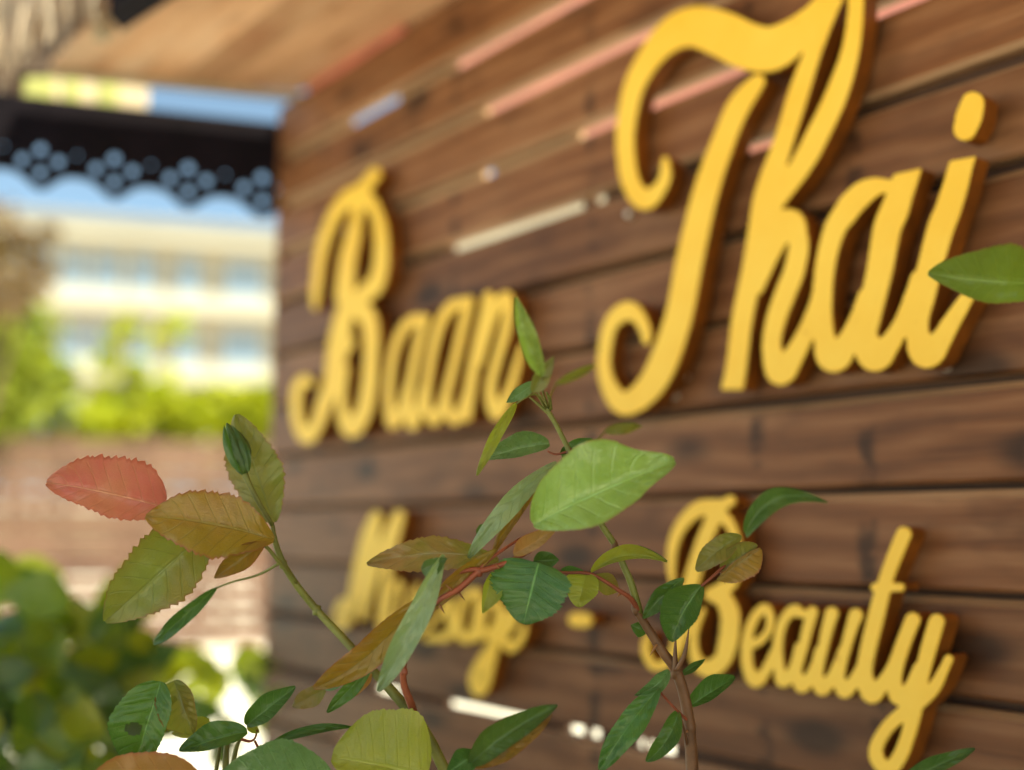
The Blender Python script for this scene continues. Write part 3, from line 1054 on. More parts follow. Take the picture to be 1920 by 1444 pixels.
zg = bpt(460, 990).z
bbox('wall', -60, 1000, 452, 1040, -6, 0, M['cream'], bl)
for y0, y1 in ((440, 473), (566, 600), (692, 726), (818, 850), (940, 972)):
    bbox('floor_band', -62, 1002, y0, y1, .003, .7, M['white_slab'], bl)
bbox('roof', -64, 1004, 436, 439, -6.2, .9, M['white_slab'], bl)
cols = [(402, 484), (309, 364), (222, 276), (150, 206), (92, 140), (30, 78), (-30, 16), (520, 600), (640, 720), (760, 840), (880, 960)]
for y0, y1 in ((490, 563), (619, 690), (744, 815), (868, 938)):
    for x0, x1 in cols:
        fr = bbox('window', x0, x1, y0, y1, .004, .06, M['frame'], bl, bevel=.01)
        bbox('pane', x0 + 3, (x0 + x1) / 2 - 1, y0 + 3, y1 - 19, .062, .08, M['glass'], fr, bevel=0)
        bbox('pane', (x0 + x1) / 2 + 1, x1 - 3, y0 + 3, y1 - 19, .062, .08, M['glass'], fr, bevel=0)
        bbox('lower_panel', x0 + 2, x1 - 2, y1 - 17, y1 - 2, .062, .09, M['blue_glass'], fr, bevel=0)


# ------------------------------------------------------------------ trees and shrubs beyond the fence
def crown_mesh(name, clumps, n, size, mat, parent, seed, aspect=.5):
    """leaf sized faces spread through clumps: list of (centre, radius vector)"""
    rs = np.random.RandomState(seed)
    V, Fc = [], []
    wts = np.array([c[1][0] * c[1][1] * c[1][2] for c in clumps]) ** .7
    wts = wts / wts.sum()
    for ci in rs.choice(len(clumps), n, p=wts):
        c, rad = clumps[ci]
        d = rs.normal(size=3)
        d /= np.linalg.norm(d)
        r = rs.uniform(.35, 1.0) ** .5 * (1 + .15 * rs.normal())
        p = np.array(c) + d * np.array(rad) * r
        nrm = d + rs.normal(size=3) * .6 + np.array([0, 0, .4])
        nrm /= np.linalg.norm(nrm)
        a = np.cross(nrm, rs.normal(size=3))
        a /= np.linalg.norm(a) + 1e-9
        b = np.cross(nrm, a)
        s = size * rs.uniform(.6, 1.35)
        o = len(V)
        dn = nrm * s * .18
        V += [p - a * s, p + b * s * aspect + dn, p + a * s, p - b * s * aspect + dn]
        Fc.append((o, o + 1, o + 2))
        Fc.append((o, o + 2, o + 3))
    return mesh(name, V, Fc, mat, parent)


YG = foliage_mat('foliage_yellow_green', (.27, .33, .02), (.52, .54, .04))
MG = foliage_mat('foliage_mid_green', (.14, .20, .025), (.32, .36, .04))
OG = foliage_mat('foliage_olive_brown', (.13, .10, .035), (.24, .15, .09))
DG = foliage_mat('foliage_dark_green', (.02, .05, .012), (.06, .12, .02))


def tree(px_x, depth, z_top, clump_px, n, size, mat, label, cat, seed, group=None, trunk_r=.05, name='tree'):
    """clump_px: list of (photo x, photo y, radius px)"""
    base = at(px_x, 990, depth)
    base.z = 0
    t = empty(name, base, label, cat, group)
    cl = []
    rs = random.Random(seed)
    for x, y, r in clump_px:
        dd = depth + rs.uniform(-.5, .5)
        c = at(x, y, dd)
        rr = r / F * dd
        cl.append((tuple(c), (rr, rr, rr)))
    crown_mesh('crown', cl, n, size, mat, t, seed)
    V, Fc = [], []
    for c, rr in cl:
        c = Vector(c)
        pts = spline([(*base, trunk_r), (*((base * .6 + c * .4) + Vector((rs.uniform(-.1, .1), 0, 0))), trunk_r * .7), (*c, trunk_r * .25)], 5)
        v, f, _ = tube_data([(Vector(p[:3]), p[3]) for p in pts], 6)
        o = len(V)
        V += v
        Fc += [tuple(k + o for k in ff) for ff in f]
    mesh('trunk', V, Fc, M['bark'], t, smooth=True)
    return t


tree(60, 13, 0, [(40, 620, 60), (-30, 700, 80), (90, 720, 55), (20, 790, 60), (130, 790, 45)], 900, .13, MG, 'tall mid green shrub at the left end above the fence', 'shrub', 1, 'shrubs rising behind the fence')
tree(230, 12.6, 0, [(215, 770, 50), (270, 790, 48), (300, 740, 30), (180, 800, 40), (255, 700, 22)], 700, .12, YG, 'bright yellow green shrub above the fence, nearest the plain middle of the building', 'shrub', 2, 'shrubs rising behind the fence')
tree(380, 13.2, 0, [(360, 780, 48), (410, 765, 40), (330, 800, 40), (440, 800, 45)], 700, .12, YG, 'low yellow green shrub above the fence, beside the second window column', 'shrub', 3, 'shrubs rising behind the fence')
tree(500, 12.8, 0, [(480, 790, 48), (520, 760, 50), (560, 790, 50), (470, 745, 22)], 600, .12, YG, 'yellow green shrub above the fence next to the end of the plank wall', 'shrub', 4, 'shrubs rising behind the fence')
tree(250, 16, 0, [(240, 615, 22), (215, 630, 20), (330, 610, 26), (290, 640, 16), (245, 580, 10), (200, 680, 26), (320, 700, 16)], 150, .12, YG, 'thin pale tree with scattered leaves in front of the building', 'tree', 5, trunk_r=.03)
tree(-190, 10, 0, [(-20, 440, 60), (30, 470, 45), (70, 520, 35), (10, 560, 55), (-60, 520, 80), (90, 440, 22)], 620, .09, OG, 'olive brown tree crown at the left edge beneath the valance', 'tree', 6, trunk_r=.05)
tree(-120, 11, 0, [(-10, 660, 60), (20, 740, 60), (-40, 780, 70), (70, 690, 28)], 600, .11, MG, 'dark shrub at the extreme left edge above the fence', 'shrub', 7, 'shrubs rising behind the fence')


# ------------------------------------------------------------------ leaves and stems of the roses
def profile(t, a, b):
    return max(0.0, math.sin(math.pi * t ** a)) ** b


def leaf(parent, base, tip, wl, wr, z0, z1, mat, bend=0.0, tl=.25, tr=.25, a=.78, b=.85, bow=.06, twist=0.0,
         serr=.085, hole=None, nt_=54, ns=5, wave=.02, seed=None, cup=0.0, acum=0.0, label=None):
    """one leaf from base to tip (photo pixels at depths z0, z1); wl, wr: half widths left/right of the direction of travel"""
    rs = random.Random(seed if seed is not None else int(base[0] * 7 + base[1] * 13 + tip[0]))
    tl, tr = max(-.95, min(.95, tl * 1.5)), max(-.95, min(.95, tr * 1.5))
    B, T = at(*base, z0), at(*tip, z1)
    ax = T - B
    L = ax.length
    mid = (B + T) / 2
    view = (mid - EYE).normalized()
    left = ax.cross(view).normalized()
    tow = left.cross(ax).normalized()
    if tow.dot(view) > 0:
        tow = -tow
    k = (z0 + z1) / 2 / F
    ph = rs.uniform(0, 6)
    nq = rs.uniform(6.2, 9.0)
    cup += rs.uniform(-.25, .35)
    so_ = Vector((rs.uniform(0, 50), rs.uniform(0, 50), 0))
    V, UV, Fc = [], [], []
    cols_ = 2 * ns + 1
    for i in range(nt_ + 1):
        t = i / nt_
        pr = profile(min(1, max(0, .012 + .976 * t)), a, b)
        if acum and t > .72:
            q = (t - .72) / .28
            pr *= 1 - acum * q * (1 - q) * 1.6
        c = B + ax * t + left * (bend * k * 4 * t * (1 - t)) + tow * (bow * L * 4 * t * (1 - t))
        tooth = ((t * 17 + .2 * math.sin(t * 40 + ph)) % 1.0)
        for j in range(cols_):
            s = (j - ns) / ns
            sgn = -1 if s < 0 else 1        # s<0 : left half
            wpx = wl if s < 0 else wr
            tilt = tl if s < 0 else tr
            w_ = wpx * k * pr
            ss = abs(s)
            if ss > .99:
                w_ *= 1 + serr * (1.0 - 1.6 * tooth) * min(1, 4 * t * (1 - t) + .2)
            w_ *= 1 + .05 * math.sin(t * 11 + ph + sgn)
            lat = ss * w_
            ang = twist * (t - .5)
            dep = lat * tilt + cup * lat * ss - sgn * lat * math.tan(ang)
            dep += L * .007 * math.sin(2 * math.pi * (t * nq - ss * 1.2)) * ss * (1.15 - ss) * (2.4 + 2.2 * noise.noise(so_ + Vector((t * 4, s * 2, 3))))
            dep += L * wave * math.sin(t * 10 + ph + sgn * 1.3) * ss * ss
            nzv = noise.noise(so_ + Vector((t * 5, s * 2.2, 1))) * .022 + noise.noise(so_ + Vector((t * 13, s * 5, 7))) * .010
            dep += L * nzv * min(1, 5 * t)
            V.append(c - left * (sgn * lat) + tow * dep)
            UV.append((.5 + .5 * s, t))
    for i in range(nt_):
        for j in range(cols_ - 1):
            if hole:
                t = (i + .5) / nt_
                s = (j + .5 - ns) / ns
                if ((t - hole[0]) / hole[2]) ** 2 + ((s - hole[1]) / hole[3]) ** 2 < 1:
                    continue
            q = i * cols_ + j
            Fc.append((q, q + 1, q + cols_ + 1, q + cols_))
    kw = {'label': label} if label else {}
    return mesh('leaf', V, Fc, mat, parent, smooth=True, uvs=UV, **kw)


def stem(parent, pts, mat, name='stem', root=None, sides=8, sub=5):
    """pts: (x, y, depth, radius px)"""
    P3 = [(*at(x, y, z), r * z / F) for x, y, z, r in pts]
    if root is not None:
        a0, a1 = np.array(P3[0][:3]), np.array(P3[1][:3])
        g0 = np.array(root[0])
        st_ = np.linalg.norm(a1 - a0)
        u0 = (g0 - a0) / np.linalg.norm(g0 - a0)
        rr_ = [(*root[0], root[1])]
        dist = np.linalg.norm(g0 - a0)
        ks = []
        q = st_
        while q < dist * .8:
            ks.append(q)
            q *= 2
        P3 = rr_ + [(*(a0 + u0 * q), P3[0][3] + (root[1] - P3[0][3]) * q / dist) for q in ks[::-1]] + P3
    sp = spline(P3, sub)
    V, Fc, UV = tube_data([(Vector(p[:3]) + Vector(noise.noise_vector(Vector(p[:3]) * 60)) * p[3] * .12, max(p[3], 1e-4)) for p in sp], sides)
    return mesh(name, V, Fc, mat, parent, smooth=True, uvs=UV)


def thorn(parent, x, y, z, dx, dy, r=4, mat=None):
    a, b = at(x, y, z), at(x + dx, y + dy, z)
    V, Fc, _ = tube_data([(a, r * z / F), (a * .5 + b * .5, r * .55 * z / F), (b, .0001)], 6)
    mesh('thorn', V, Fc, mat or THORN, parent, smooth=True)


def ground_under(x, y, z, dx=0, dy=0):
    p = at(x, y, z)
    return Vector((p.x + dx, p.y + dy, .02))


# ---- rose with the pink leaf (left)
r1 = empty('rose_shoot', ground_under(900, 1444, 1.05), 'rose shoot with one pink red leaf, a green bud and a reddish side branch', 'rose plant', 'rose shoots in front of the sign')
Z = 1.04
stem(r1, [(845, 1470, 1.03, 12), (829, 1434, 1.03, 11.5), (795, 1369, 1.03, 11), (761, 1327, 1.03, 10.5), (722, 1282, 1.035, 9.5), (677, 1234, 1.04, 8.5), (632, 1185, 1.05, 8), (592, 1142, 1.055, 7.5),
          (558, 1099, 1.05, 7), (532, 1059, 1.045, 6.5), (515, 1012, Z, 5.5), (511, 985, Z, 4)], STEMG, root=(ground_under(900, 1444, 1.05), .008))
stem(r1, [(556, 1092, 1.047, 4), (524, 1055, 1.035, 4), (497, 1024, 1.028, 3.5), (470, 1020, 1.02, 3), (425, 1022, 1.015, 2.6), (398, 1010, 1.01, 2.4)], STEMG, 'petiole')
stem(r1, [(512, 1012, 1.03, 3.5), (440, 1012, 1.02, 2.6), (330, 975, 1.03, 2.4), (286, 966, 1.035, 2.2)], STEMR, 'petiole')
leaf(r1, (309, 952), (87, 905), 40, 72, 1.05, 1.03, PINK, bend=-4, tl=.15, tr=.25, a=.72, b=.62, bow=.05, label='pink red young leaf')
leaf(r1, (514, 1012), (273, 968), 58, 62, 1.015, 1.00, OLIVE, bend=-8, tl=.5, tr=.15, a=.95, b=.8, bow=.10, label='olive leaf with red edge')
leaf(r1, (400, 985), (197, 1166), 62, 66, 1.035, 1.01, OLIVEG, bend=0, tl=.2, tr=.3, a=.85, b=.78, bow=.05)
leaf(r1, (498, 1016), (402, 1084), 20, 22, 1.01, 1.0, OLIVE, tl=.3, tr=.3, a=.9, serr=.02)
leaf(r1, (513, 980), (443, 777), 50, 47, 1.06, 1.05, OLIVEG, tl=-.2, tr=.3, a=.9, b=.75, bow=-.04)
leaf(r1, (406, 1102), (288, 1206), 15, 14, 1.07, 1.08, DEEP, tl=.6, tr=.2, serr=.0, a=1.0, b=.6)
# the bud
bz_ = 1.035
stem(r1, [(511, 985, Z, 4.5), (483, 938, bz_, 5), (466, 905, bz_, 5.5), (457, 884, bz_, 7)], STEMG, 'bud_stalk')
V, Fc, UV = tube_data([(at(x, y, bz_), r * bz_ / F) for x, y, r in ((459, 889, 6), (456, 880, 13), (453, 868, 17), (449, 850, 23), (444, 834, 22), (437, 818, 16), (430, 804, 8), (425, 793, 1))], 14)
bud = mesh('bud', V, Fc, BUDM, r1, smooth=True, uvs=UV, label='closed green rose bud')
for dx, w_ in ((-12, 9), (3, 10), (15, 8)):
    leaf(bud, (457 + dx * .6, 884), (426 + dx * .5, 797), w_, w_, bz_ - .013, bz_ - .006, GREEN if dx else OLIVEG, bend=-dx * .5, tl=-.5, tr=-.5, a=.7, serr=.0, nt_=20, ns=3, bow=.10).name = 'sepal'

# ---- red side branch of the same bush
r2 = r1
stem(r2, [(776, 1338, 1.02, 8), (770, 1318, 1.01, 7.5), (757, 1282, 1.005, 6.5), (758, 1242, 1.0, 6), (772, 1197, .995, 5.5), (798, 1152, .99, 6), (823, 1127, .985, 6.5), (860, 1105, .98, 6), (896, 1073, .98, 6),
          (913, 1068, .98, 5.5), (950, 1055, .985, 5), (995, 1033, .99, 4)], STEMR, 'side_branch')
stem(r2, [(775, 1190, .99, 3.5), (812, 1120, .985, 4), (850, 1080, .985, 4), (884, 1068, .98, 4.5), (905, 1070, .98, 5)], STEMR, 'petiole')
stem(r2, [(900, 1066, .98, 3.2), (930, 1040, .985, 3), (975, 1010, 1.0, 2.4)], STEMR, 'petiole')
leaf(r2, (780, 1126), (588, 1290), 27, 30, .99, 1.01, OLIVE, bend=20, tl=.2, tr=.5, a=.95, b=.7, bow=.08, serr=.03)
leaf(r2, (832, 1040), (708, 1296), 22, 25, .955, .945, MINT, bend=8, tl=.4, tr=.15, a=1.05, b=.62, bow=.08, serr=.0, label='narrow pale green leaf seen almost edge on')
leaf(r2, (790, 1068), (838, 1046), 12, 22, .962, .95, GREEN, tl=.2, tr=.3, serr=.0, a=.8, nt_=24)
leaf(r2, (930, 1030), (776, 1168), 16, 16, .985, .995, OLIVE, bend=-4, tl=.4, tr=.4, a=.9, b=.7, serr=.03)
leaf(r2, (935, 1050), (688, 1058), 32, 30, 1.03, 1.04, LIMEORANGE, bend=-16, tl=.15, tr=.2, a=.95, b=.75, bow=.05, label='lime leaf flushed orange')
leaf(r2, (1010, 1056), (981, 1170), 66, 80, .975, .97, DEEP, bend=0, tl=.6, tr=-.1, a=.58, b=.62, bow=.04, label='broad dark green leaf')
leaf(r2, (1000, 1052), (1048, 1050), 18, 18, 1.0, 1.0, DEEP, tl=.4, tr=.3, serr=.02, nt_=24)
leaf(r2, (924, 1072), (905, 1150), 26, 10, .99, .985, LIME, tl=.3, tr=.3, serr=.03, nt_=30)
leaf(r2, (1043, 866), (878, 1046), 20, 18, 1.015, 1.0, MINT, bend=-10, tl=.45, tr=.2, a=1.0, b=.6, bow=.06, serr=.02)
leaf(r2, (1040, 872), (925, 1040), 10, 17, 1.02, 1.02, OLIVE, bend=-8, tl=.2, tr=.2, a=1.0, b=.6, serr=.0)
leaf(r2, (963, 1040), (1046, 990), 20, 14, .975, .965, ORANGE, tl=.2, tr=.2, serr=.02, nt_=30)
leaf(r2, (915, 985), (896, 1010), 14, 14, 1.02, 1.02, GREEN, serr=.02, nt_=20)
for x, y, dx, dy in ((848, 1107, -14, -12), (860, 1112, 12, 14), (824, 1135, 10, 16), (812, 1140, -10, -16), (785, 1176, 12, 10), (936, 1066, -8, -10)):
    thorn(r2, x, y, .98, dx, dy, 3.2)
stem(r2, [(757, 1243, 1.0, 3), (742, 1240, 1.0, 2.6), (732, 1230, 1.0, 2.2), (735, 1216, 1.0, 2), (748, 1214, 1.0, 1.6)], STEMR, 'tendril')
leaf(r2, (758, 1200), (735, 1218), 10, 10, 1.0, 1.0, BLUE, serr=.0, nt_=16, ns=3)

# ---- lower leaves on the first rose
leaf(r1, (696, 1250), (613, 1336), 16, 14, 1.02, 1.01, DEEP, tl=.2, tr=.5, a=.9, b=.7, serr=.02)
leaf(r1, (697, 1264), (652, 1312), 10, 13, 1.03, 1.02, ORANGE, tl=.2, tr=.2, serr=.0, nt_=24)
leaf(r1, (610, 1292), (548, 1324), 20, 18, 1.06, 1.07, LIMEORANGE, tl=.2, tr=.2, serr=.02, nt_=30)
leaf(r1, (640, 1284), (598, 1288), 9, 9, 1.05, 1.06, BLUE, serr=.02, nt_=20)
stem(r1, [(668, 1226, 1.045, 8), (650, 1238, 1.04, 6), (640, 1252, 1.03, 3)], STEMG, 'stub')

# ---- middle rose, tall brown stem
r3 = empty('rose_shoot', ground_under(1330, 1480, 1.02), 'tall rose shoot with brown stem and one large pale green leaf near its top', 'rose plant', 'rose shoots in front of the sign')
stem(r3, [(1299, 1470, 1.02, 12), (1297, 1434, 1.02, 12), (1292, 1355, 1.02, 11), (1281, 1299, 1.02, 10.5), (1267, 1255, 1.02, 10.5), (1241, 1220, 1.02, 9), (1213, 1175, 1.02, 8.5), (1193, 1144, 1.02, 8)], STEMB,
     root=(ground_under(1330, 1480, 1.02), .008))
stem(r3, [(1200, 1152, 1.02, 7.5), (1184, 1095, 1.02, 7), (1169, 1060, 1.02, 6.5), (1150, 1018, 1.02, 6.2), (1119, 968, 1.02, 6), (1085, 890, 1.025, 5.5), (1065, 841, 1.03, 5), (1044, 799, 1.03, 4.6), (1028, 773, 1.03, 5), (1020, 755, 1.03, 4)], STEMG, 'upper_stem')
stem(r3, [(1200, 1150, 1.02, 5.5), (1182, 1122, 1.015, 5), (1160, 1107, 1.01, 4), (1109, 1077, 1.005, 3.4), (1061, 1074, 1.0, 2.8), (1040, 1072, .995, 2)], STEMR, 'side_branch')
for p_ in ([(1028, 775, 1.03, 4), (1008, 757, 1.03, 3), (992, 744, 1.03, 1.2)], [(1026, 768, 1.03, 3.4), (1016, 748, 1.03, 2.8), (1009, 735, 1.03, 1.5)], [(1032, 768, 1.03, 4), (1030, 748, 1.025, 3.4), (1024, 735, 1.02, 1.5)]):
    stem(r3, p_, STEMG, 'shoot_tip')
leaf(r3, (1000, 984), (1266, 865), 94, 50, .945, .925, BRIGHT, bend=4, tl=.15, tr=.95, a=.92, b=.72, bow=.07, serr=.012, acum=.5, wave=.02, label='large pale green leaf')
leaf(r3, (1030, 832), (908, 861), 15, 29, 1.03, 1.02, BLUE, bend=-4, tl=.4, tr=.2, a=.8, b=.65, bow=.05, serr=.03)
stem(r3, [(1066, 846, 1.03, 2.4), (1042, 852, 1.03, 2), (1026, 846, 1.03, 1.8)], STEMR, 'petiole')
leaf(r3, (968, 757), (894, 892), 11, 11, 1.0, .975, LIME, bend=-4, tl=.3, tr=.3, a=.9, b=.6, serr=.0)
leaf(r3, (1010, 714), (950, 755), 12, 13, .985, .985, BLUE, tl=.3, tr=.3, serr=.0, a=1.0)
leaf(r3, (1016, 706), (967, 556), 16, 20, .90, .885, BRIGHT, bend=4, tl=.4, tr=.5, a=.85, b=.7, serr=.0)
leaf(r3, (998, 736), (1038, 668), 14, 18, .92, .91, OLIVEG, tl=.3, tr=.3, serr=.0, nt_=24)
leaf(r3, (1040, 722), (1118, 684), 9, 9, 1.22, 1.26, OLIVEG, serr=.0, nt_=24)
leaf(r3, (1132, 810), (1204, 799), 12, 10, 1.18, 1.2, OLIVEG, serr=.0, nt_=24)
leaf(r3, (1050, 850), (1110, 822), 12, 22, 1.04, 1.05, DEEP, serr=.02, nt_=30)
leaf(r3, (1068, 836), (1058, 868), 12, 12, 1.045, 1.04, DEEP, serr=.02, nt_=24)
leaf(r3, (1108, 1073), (1251, 1054), 20, 8, 1.01, 1.0, LIME, bend=22, tl=.4, tr=.3, a=.85, b=.7, serr=.02)
leaf(r3, (1120, 1056), (1252, 1052), 8, 4, 1.02, 1.012, DEEP, bend=24, serr=.02, nt_=30)
leaf(r3, (1099, 1075), (1083, 1138), 30, 34, 1.005, .995, LIME, tl=.25, tr=.25, a=.68, b=.6, serr=.04)
leaf(r3, (1116, 1079), (1158, 1110), 20, 20, 1.02, 1.025, LIMEORANGE, serr=.03, a=.8, nt_=30)
leaf(r3, (1052, 1068), (1095, 1071), 8, 8, 1.01, 1.01, DEEP, serr=.0, nt_=20)
leaf(r3, (1316, 1098), (1258, 1203), 26, 44, .99, .985, DEEP, bend=-6, tl=.25, tr=.35, a=.95, b=.7, serr=.03)
leaf(r3, (1282, 1084), (1206, 1160), 18, 17, 1.0, 1.005, GREEN, bend=-4, tl=.3, tr=.3, a=.95, b=.75, serr=.03)
leaf(r3, (1212, 1186), (1183, 1172), 14, 15, 1.03, 1.03, GREEN, serr=.02, nt_=24)
stem(r3, [(1315, 1100, .99, 2.6), (1340, 1078, .995, 3), (1365, 1055, 1.0, 3), (1392, 1028, 1.0, 2.4), (1405, 1015, 1.0, 1.5)], STEMR, 'petiole')
leaf(r3, (1390, 1004), (1305, 1070), 22, 24, 1.0, .99, OLIVEG, bend=-4, tl=.3, tr=.35, a=1.05, b=.65, serr=.05)
leaf(r3, (1344, 1086), (1426, 1028), 8, 34, .995, .99, OLIVE, bend=0, tl=.2, tr=.25, a=1.2, b=.6, serr=.06)
leaf(r3, (1352, 1070), (1420, 1022), 26, 10, 1.0, .995, OLIVEG, bend=0, tl=.2, tr=.25, a=1.0, b=.6, serr=.02)
leaf(r3, (1397, 1002), (1552, 942), 22, 22, .92, .90, GREEN, bend=40, tl=.3, tr=.4, a=.62, b=.75, serr=.0)
leaf(r3, (1236, 1290), (1124, 1444), 26, 24, .985, .975, DEEP, bend=-4, tl=.3, tr=.2, a=.95, b=.6, serr=.03)
leaf(r3, (1254, 1257), (1190, 1304), 15, 14, 1.0, .99, BLUE, bend=8, tl=.3, tr=.3, serr=.03)
leaf(r3, (1272, 1334), (1212, 1428), 19, 19, 1.0, .99, DEEP, bend=10, tl=.3, tr=.4, a=.85, b=.6, serr=.02)
leaf(r3, (1289, 1326), (1378, 1270), 26, 12, 1.03, 1.05, DEEP, tl=.3, tr=.3, a=.85, b=.7, serr=.0)
leaf(r3, (1276, 1266), (1322, 1236), 7, 8, 1.02, 1.03, DEEP, serr=.0, nt_=20)
stem(r3, [(1290, 1352, 1.02, 3), (1270, 1333, 1.0, 2.6), (1250, 1312, .995, 2.4), (1232, 1292, .985, 2)], STEMR, 'petiole')
stem(r3, [(1289, 1400, 1.02, 3), (1281, 1362, 1.0, 2.6), (1270, 1334, 1.0, 2)], STEMB, 'petiole')
for p_ in ([(1267, 1258, 1.01, 6), (1266, 1225, 1.01, 4), (1267, 1192, 1.01, 1)], [(1270, 1256, 1.005, 5), (1284, 1225, 1.0, 4), (1292, 1176, 1.0, .8)]):
    stem(r3, p_, STEMB, 'stipule')
for x, y, dx, dy in ((1163, 1112, -6, 8), (1232, 1208, -14, 22), (1290, 1370, -10, 6), (1352, 1072, 8, 24)):
    thorn(r3, x, y, 1.015, dx, dy, 3)

for p_ in ([(1024, 768, 1.03, 2.6), (1006, 740, 1.01, 2.2), (986, 746, 1.0, 2), (967, 758, 1.0, 1.6)], [(1028, 764, 1.03, 2.6), (1018, 735, .97, 2.4), (1016, 706, .902, 2.2)],
           [(1030, 760, 1.03, 2.4), (1034, 738, 1.1, 2), (1042, 723, 1.215, 1.8)], [(1075, 868, 1.03, 2.4), (1108, 838, 1.1, 2), (1134, 810, 1.175, 1.8)]):
    stem(r3, p_, STEMG, 'petiole')
stem(r1, [(524, 1056, 1.035, 3), (484, 1078, 1.05, 2.4), (440, 1090, 1.06, 2), (404, 1103, 1.07, 1.8)], STEMG, 'petiole')
# swollen nodes and leaf scars along the stems
for rt, pts, mm in ((r3, ((1293, 1362, 1.02, 13.5), (1268, 1258, 1.02, 13), (1192, 1142, 1.02, 10), (1152, 1022, 1.02, 8), (1067, 846, 1.03, 6.5)), STEMB),
                    (r1, ((762, 1328, 1.03, 13), (680, 1238, 1.04, 10.5), (594, 1144, 1.055, 9), (531, 1058, 1.045, 8), (514, 1010, 1.04, 7)), STEMG),
                    (r1, ((758, 1258, 1.0, 7.5), (800, 1150, .99, 8), (898, 1072, .98, 8)), STEMR)):
    for x, y, z, r in pts:
        p = at(x, y, z)
        d_ = Vector((random.uniform(-.3, .3), random.uniform(-.3, .3), 1)).normalized()
        q = .87 * r * z / F
        V, Fc, UV = tube_data([(p - d_ * q * 1.3, q * .72), (p - d_ * q * .4, q * .98), (p + d_ * q * .3, q), (p + d_ * q * 1.2, q * .7)], 9)
        mesh('node', V, Fc, mm, rt, smooth=True)

# ---- right edge leaf and the one at the lower right corner
r4 = empty('rose_shoot', Vector((.64, .72, .02)), 'rose shoot at the right edge with one green leaf across the letter i', 'rose plant', 'rose shoots in front of the sign')
stem(r4, [(2010, 1300, .92, 9), (2030, 900, .92, 7), (2010, 620, .91, 5), (1965, 532, .905, 3)], STEMB, root=(Vector((.64, .72, .02)), .008))
leaf(r4, (1965, 530), (1740, 513), 40, 68, .93, .92, SIDE, bend=6, tl=.3, tr=.2, a=.9, b=.72, bow=.06, serr=.03, label='green leaf in front of the letter i')
leaf(r4, (1690, 1466), (1828, 1404), 18, 14, .96, .95, DEEP, tl=.4, tr=.4, serr=.0, b=.7)
stem(r4, [(1960, 1490, .93, 5), (1800, 1480, .95, 4), (1690, 1466, .96, 3)], STEMB, 'side_branch')

# ---- low leaves along the lower edge
r5 = empty('rose_shoot', ground_under(420, 1500, 1.0), 'low rose shoot at the lower left with a dark leaf holed by insects', 'rose plant', 'rose shoots in front of the sign')
stem(r5, [(404, 1460, 1.03, 4), (408, 1425, 1.03, 4), (412, 1396, 1.03, 3.4)], STEMG, root=(ground_under(420, 1500, 1.0), .005))
stem(r5, [(424, 1460, 1.03, 7), (424, 1420, 1.035, 6), (427, 1392, 1.04, 5), (445, 1380, 1.04, 4)], STEMG, root=(ground_under(430, 1500, 1.01), .006))
stem(r5, [(436, 1440, 1.04, 5), (444, 1400, 1.04, 4), (452, 1384, 1.04, 3)], STEMG)
stem(r5, [(452, 1386, 1.03, 3), (468, 1390, 1.03, 2.6), (478, 1384, 1.03, 2.2), (482, 1368, 1.03, 2)], STEMR, 'petiole')
stem(r5, [(478, 1390, 1.03, 2.6), (488, 1410, 1.02, 2.4), (500, 1430, 1.01, 2.2)], STEMR, 'petiole')
leaf(r5, (302, 1278), (250, 1440), 36, 66, 1.0, .99, DEEP, bend=0, tl=.3, tr=.25, a=.85, b=.62, serr=.04, hole=(.56, .32, .075, .22), nt_=60, ns=9, label='dark green leaf with an insect hole')
leaf(r5, (326, 1276), (362, 1376), 22, 48, 1.015, 1.01, OLIVEG, bend=0, tl=.3, tr=.2, a=.75, b=.6, serr=.04, hole=(.3, .3, .07, .2), nt_=54, ns=8)
leaf(r5, (330, 1290), (312, 1372), 24, 8, 1.02, 1.02, OLIVEG, serr=.03, nt_=30)
leaf(r5, (464, 1372), (336, 1408), 16, 32, 1.01, 1.0, DEEP, bend=-2, tl=.4, tr=.2, a=.8, b=.7, serr=.03)
leaf(r5, (462, 1360), (554, 1288), 26, 18, 1.02, 1.02, DEEP, tl=.1, tr=.9, a=.85, b=.7, serr=.0)
leaf(r5, (393, 1350), (322, 1376), 20, 16, 1.04, 1.04, LIME, serr=.03, nt_=36)
leaf(r5, (464, 1358), (486, 1374), 9, 9, 1.03, 1.03, LIME, serr=.0, nt_=16, ns=3)
leaf(r5, (392, 1478), (150, 1482), 44, 62, .96, .95, ORANGE, bend=-6, tl=.2, tr=.3, a=.9, b=.72, bow=.06, serr=.03, label='orange brown leaf cut by the lower edge')
leaf(r5, (626, 1470), (412, 1462), 40, 68, .965, .96, BLUE, bend=-4, tl=.2, tr=.2, a=.85, b=.65, serr=.03)
leaf(r5, (494, 1404), (668, 1364), 9, 9, 1.0, 1.01, DEEP, bend=14, tl=.3, tr=.6, a=.95, serr=.03)
r6_ = empty('rose_shoot', ground_under(850, 1490, .99, .02), 'low rose shoot at the bottom centre with a broad lime leaf', 'rose plant', 'rose shoots in front of the sign')
stem(r6_, [(815, 1490, .99, 5), (805, 1462, .985, 4), (800, 1452, .98, 3)], STEMG, root=(ground_under(850, 1490, .99, .02), .005))
leaf(r6_, (802, 1456), (622, 1420), 46, 110, .975, .965, LIME, bend=-2, tl=.2, tr=.12, a=.78, b=.55, bow=.05, serr=.025, label='broad lime green leaf')
leaf(r6_, (882, 1432), (1045, 1322), 28, 24, .955, .93, GREEN, bend=8, tl=.4, tr=.5, a=.85, b=.65, bow=.06, serr=.02)
leaf(r6_, (890, 1440), (1036, 1338), 2, 18, .965, .945, OLIVE, bend=-6, tl=.2, tr=.2, a=1.0, b=.6, serr=.0)
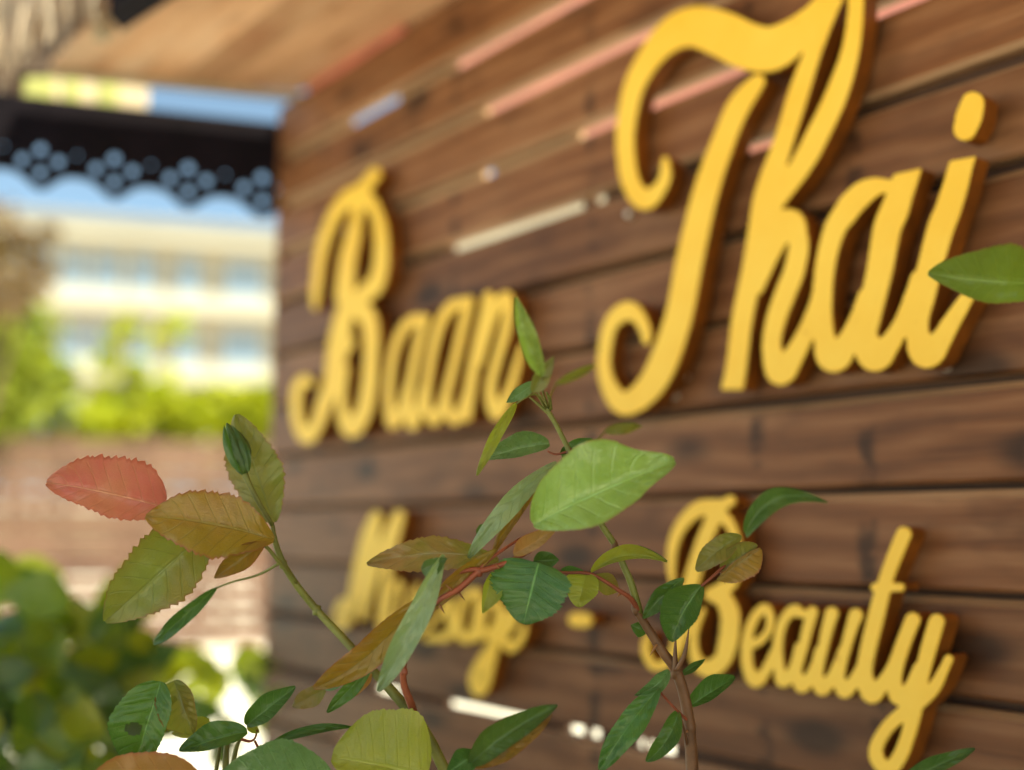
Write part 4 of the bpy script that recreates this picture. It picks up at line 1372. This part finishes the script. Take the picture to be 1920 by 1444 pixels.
leaf(r6_, (894, 1412), (838, 1450), 24, 24, .96, .955, DEEP, tl=.3, tr=.3, serr=.02, nt_=36)
stem(r6_, [(870, 1470, .97, 4), (880, 1440, .96, 3.4), (890, 1418, .957, 2.6)], STEMG, root=(ground_under(850, 1490, .99, .05), .005))

# ------------------------------------------------------------------ out of focus plants behind the roses at the lower left
BL = [leaf_mat('broad_leaf_dark', (.065, .135, .016), tw=.35, rough=.4), leaf_mat('broad_leaf_mid', (.15, .23, .02), tw=.4), leaf_mat('broad_leaf_light', (.26, .31, .03), tw=.45)]


def broad_plant(cx, cy, depth, spread, n, label, seed, size, light=.25, group='broad leaved plants by the wall end'):
    rs = random.Random(seed)
    base = at(cx, 1444, depth)
    base.z = .01
    t = empty('broad_leaf_plant', base, label, 'plant', group)
    for i in range(n):
        x = cx + rs.gauss(0, spread[0])
        y = cy + rs.gauss(0, spread[1])
        d = depth + rs.uniform(-.18, .18)
        ang = rs.uniform(-.5, math.pi + .5)
        ln = size * rs.uniform(.7, 1.3)
        tip = (x + math.cos(ang) * ln, y - math.sin(ang) * ln * .8)
        u = rs.random()
        hi = (cy + spread[1] - y) / (2 * spread[1])
        mat = BL[2] if u < light * (.5 + hi) else (BL[1] if u < .5 + .2 * hi else BL[0])
        leaf(t, (x, y), tip, ln * .34, ln * .34, d, d - rs.uniform(-.08, .1), mat, bend=rs.uniform(-.1, .1) * ln, tl=rs.uniform(-.2, .5), tr=rs.uniform(-.2, .5),
             serr=0, nt_=12, ns=2, bow=.12, wave=.02, seed=seed * 100 + i)
        if i % 3 == 0:
            p0 = Vector((base.x + rs.uniform(-.06, .06), base.y + rs.uniform(-.06, .06), .01))
            p2 = at(x, y, d)
            pts = spline([(*p0, .006), (*(p0 * .45 + p2 * .55 + Vector((0, 0, .06))), .0045), (*p2, .002)], 5)
            V, Fc, UV = tube_data([(Vector(p[:3]), p[3]) for p in pts], 5)
            mesh('stalk', V, Fc, STEMG, t, smooth=True)


broad_plant(30, 1270, 2.1, (85, 80), 48, 'dark broad leaved plant in the lower left corner, tallest of the blurred plants', 11, 102, .16)
broad_plant(215, 1230, 2.3, (50, 75), 36, 'broad leaved plant with yellowish upper leaves just right of the corner plant', 12, 95, .75)
broad_plant(120, 1410, 1.9, (125, 42), 38, 'low broad leaved plant along the bottom edge under the corner plant', 13, 86, .26)
broad_plant(440, 1275, 2.7, (80, 36), 20, 'small blurred plant beside the foot of the plank wall end', 14, 75, .6)
broad_plant(390, 1400, 2.2, (25, 20), 5, 'few blurred leaves low on the pale paving', 15, 50, .3)
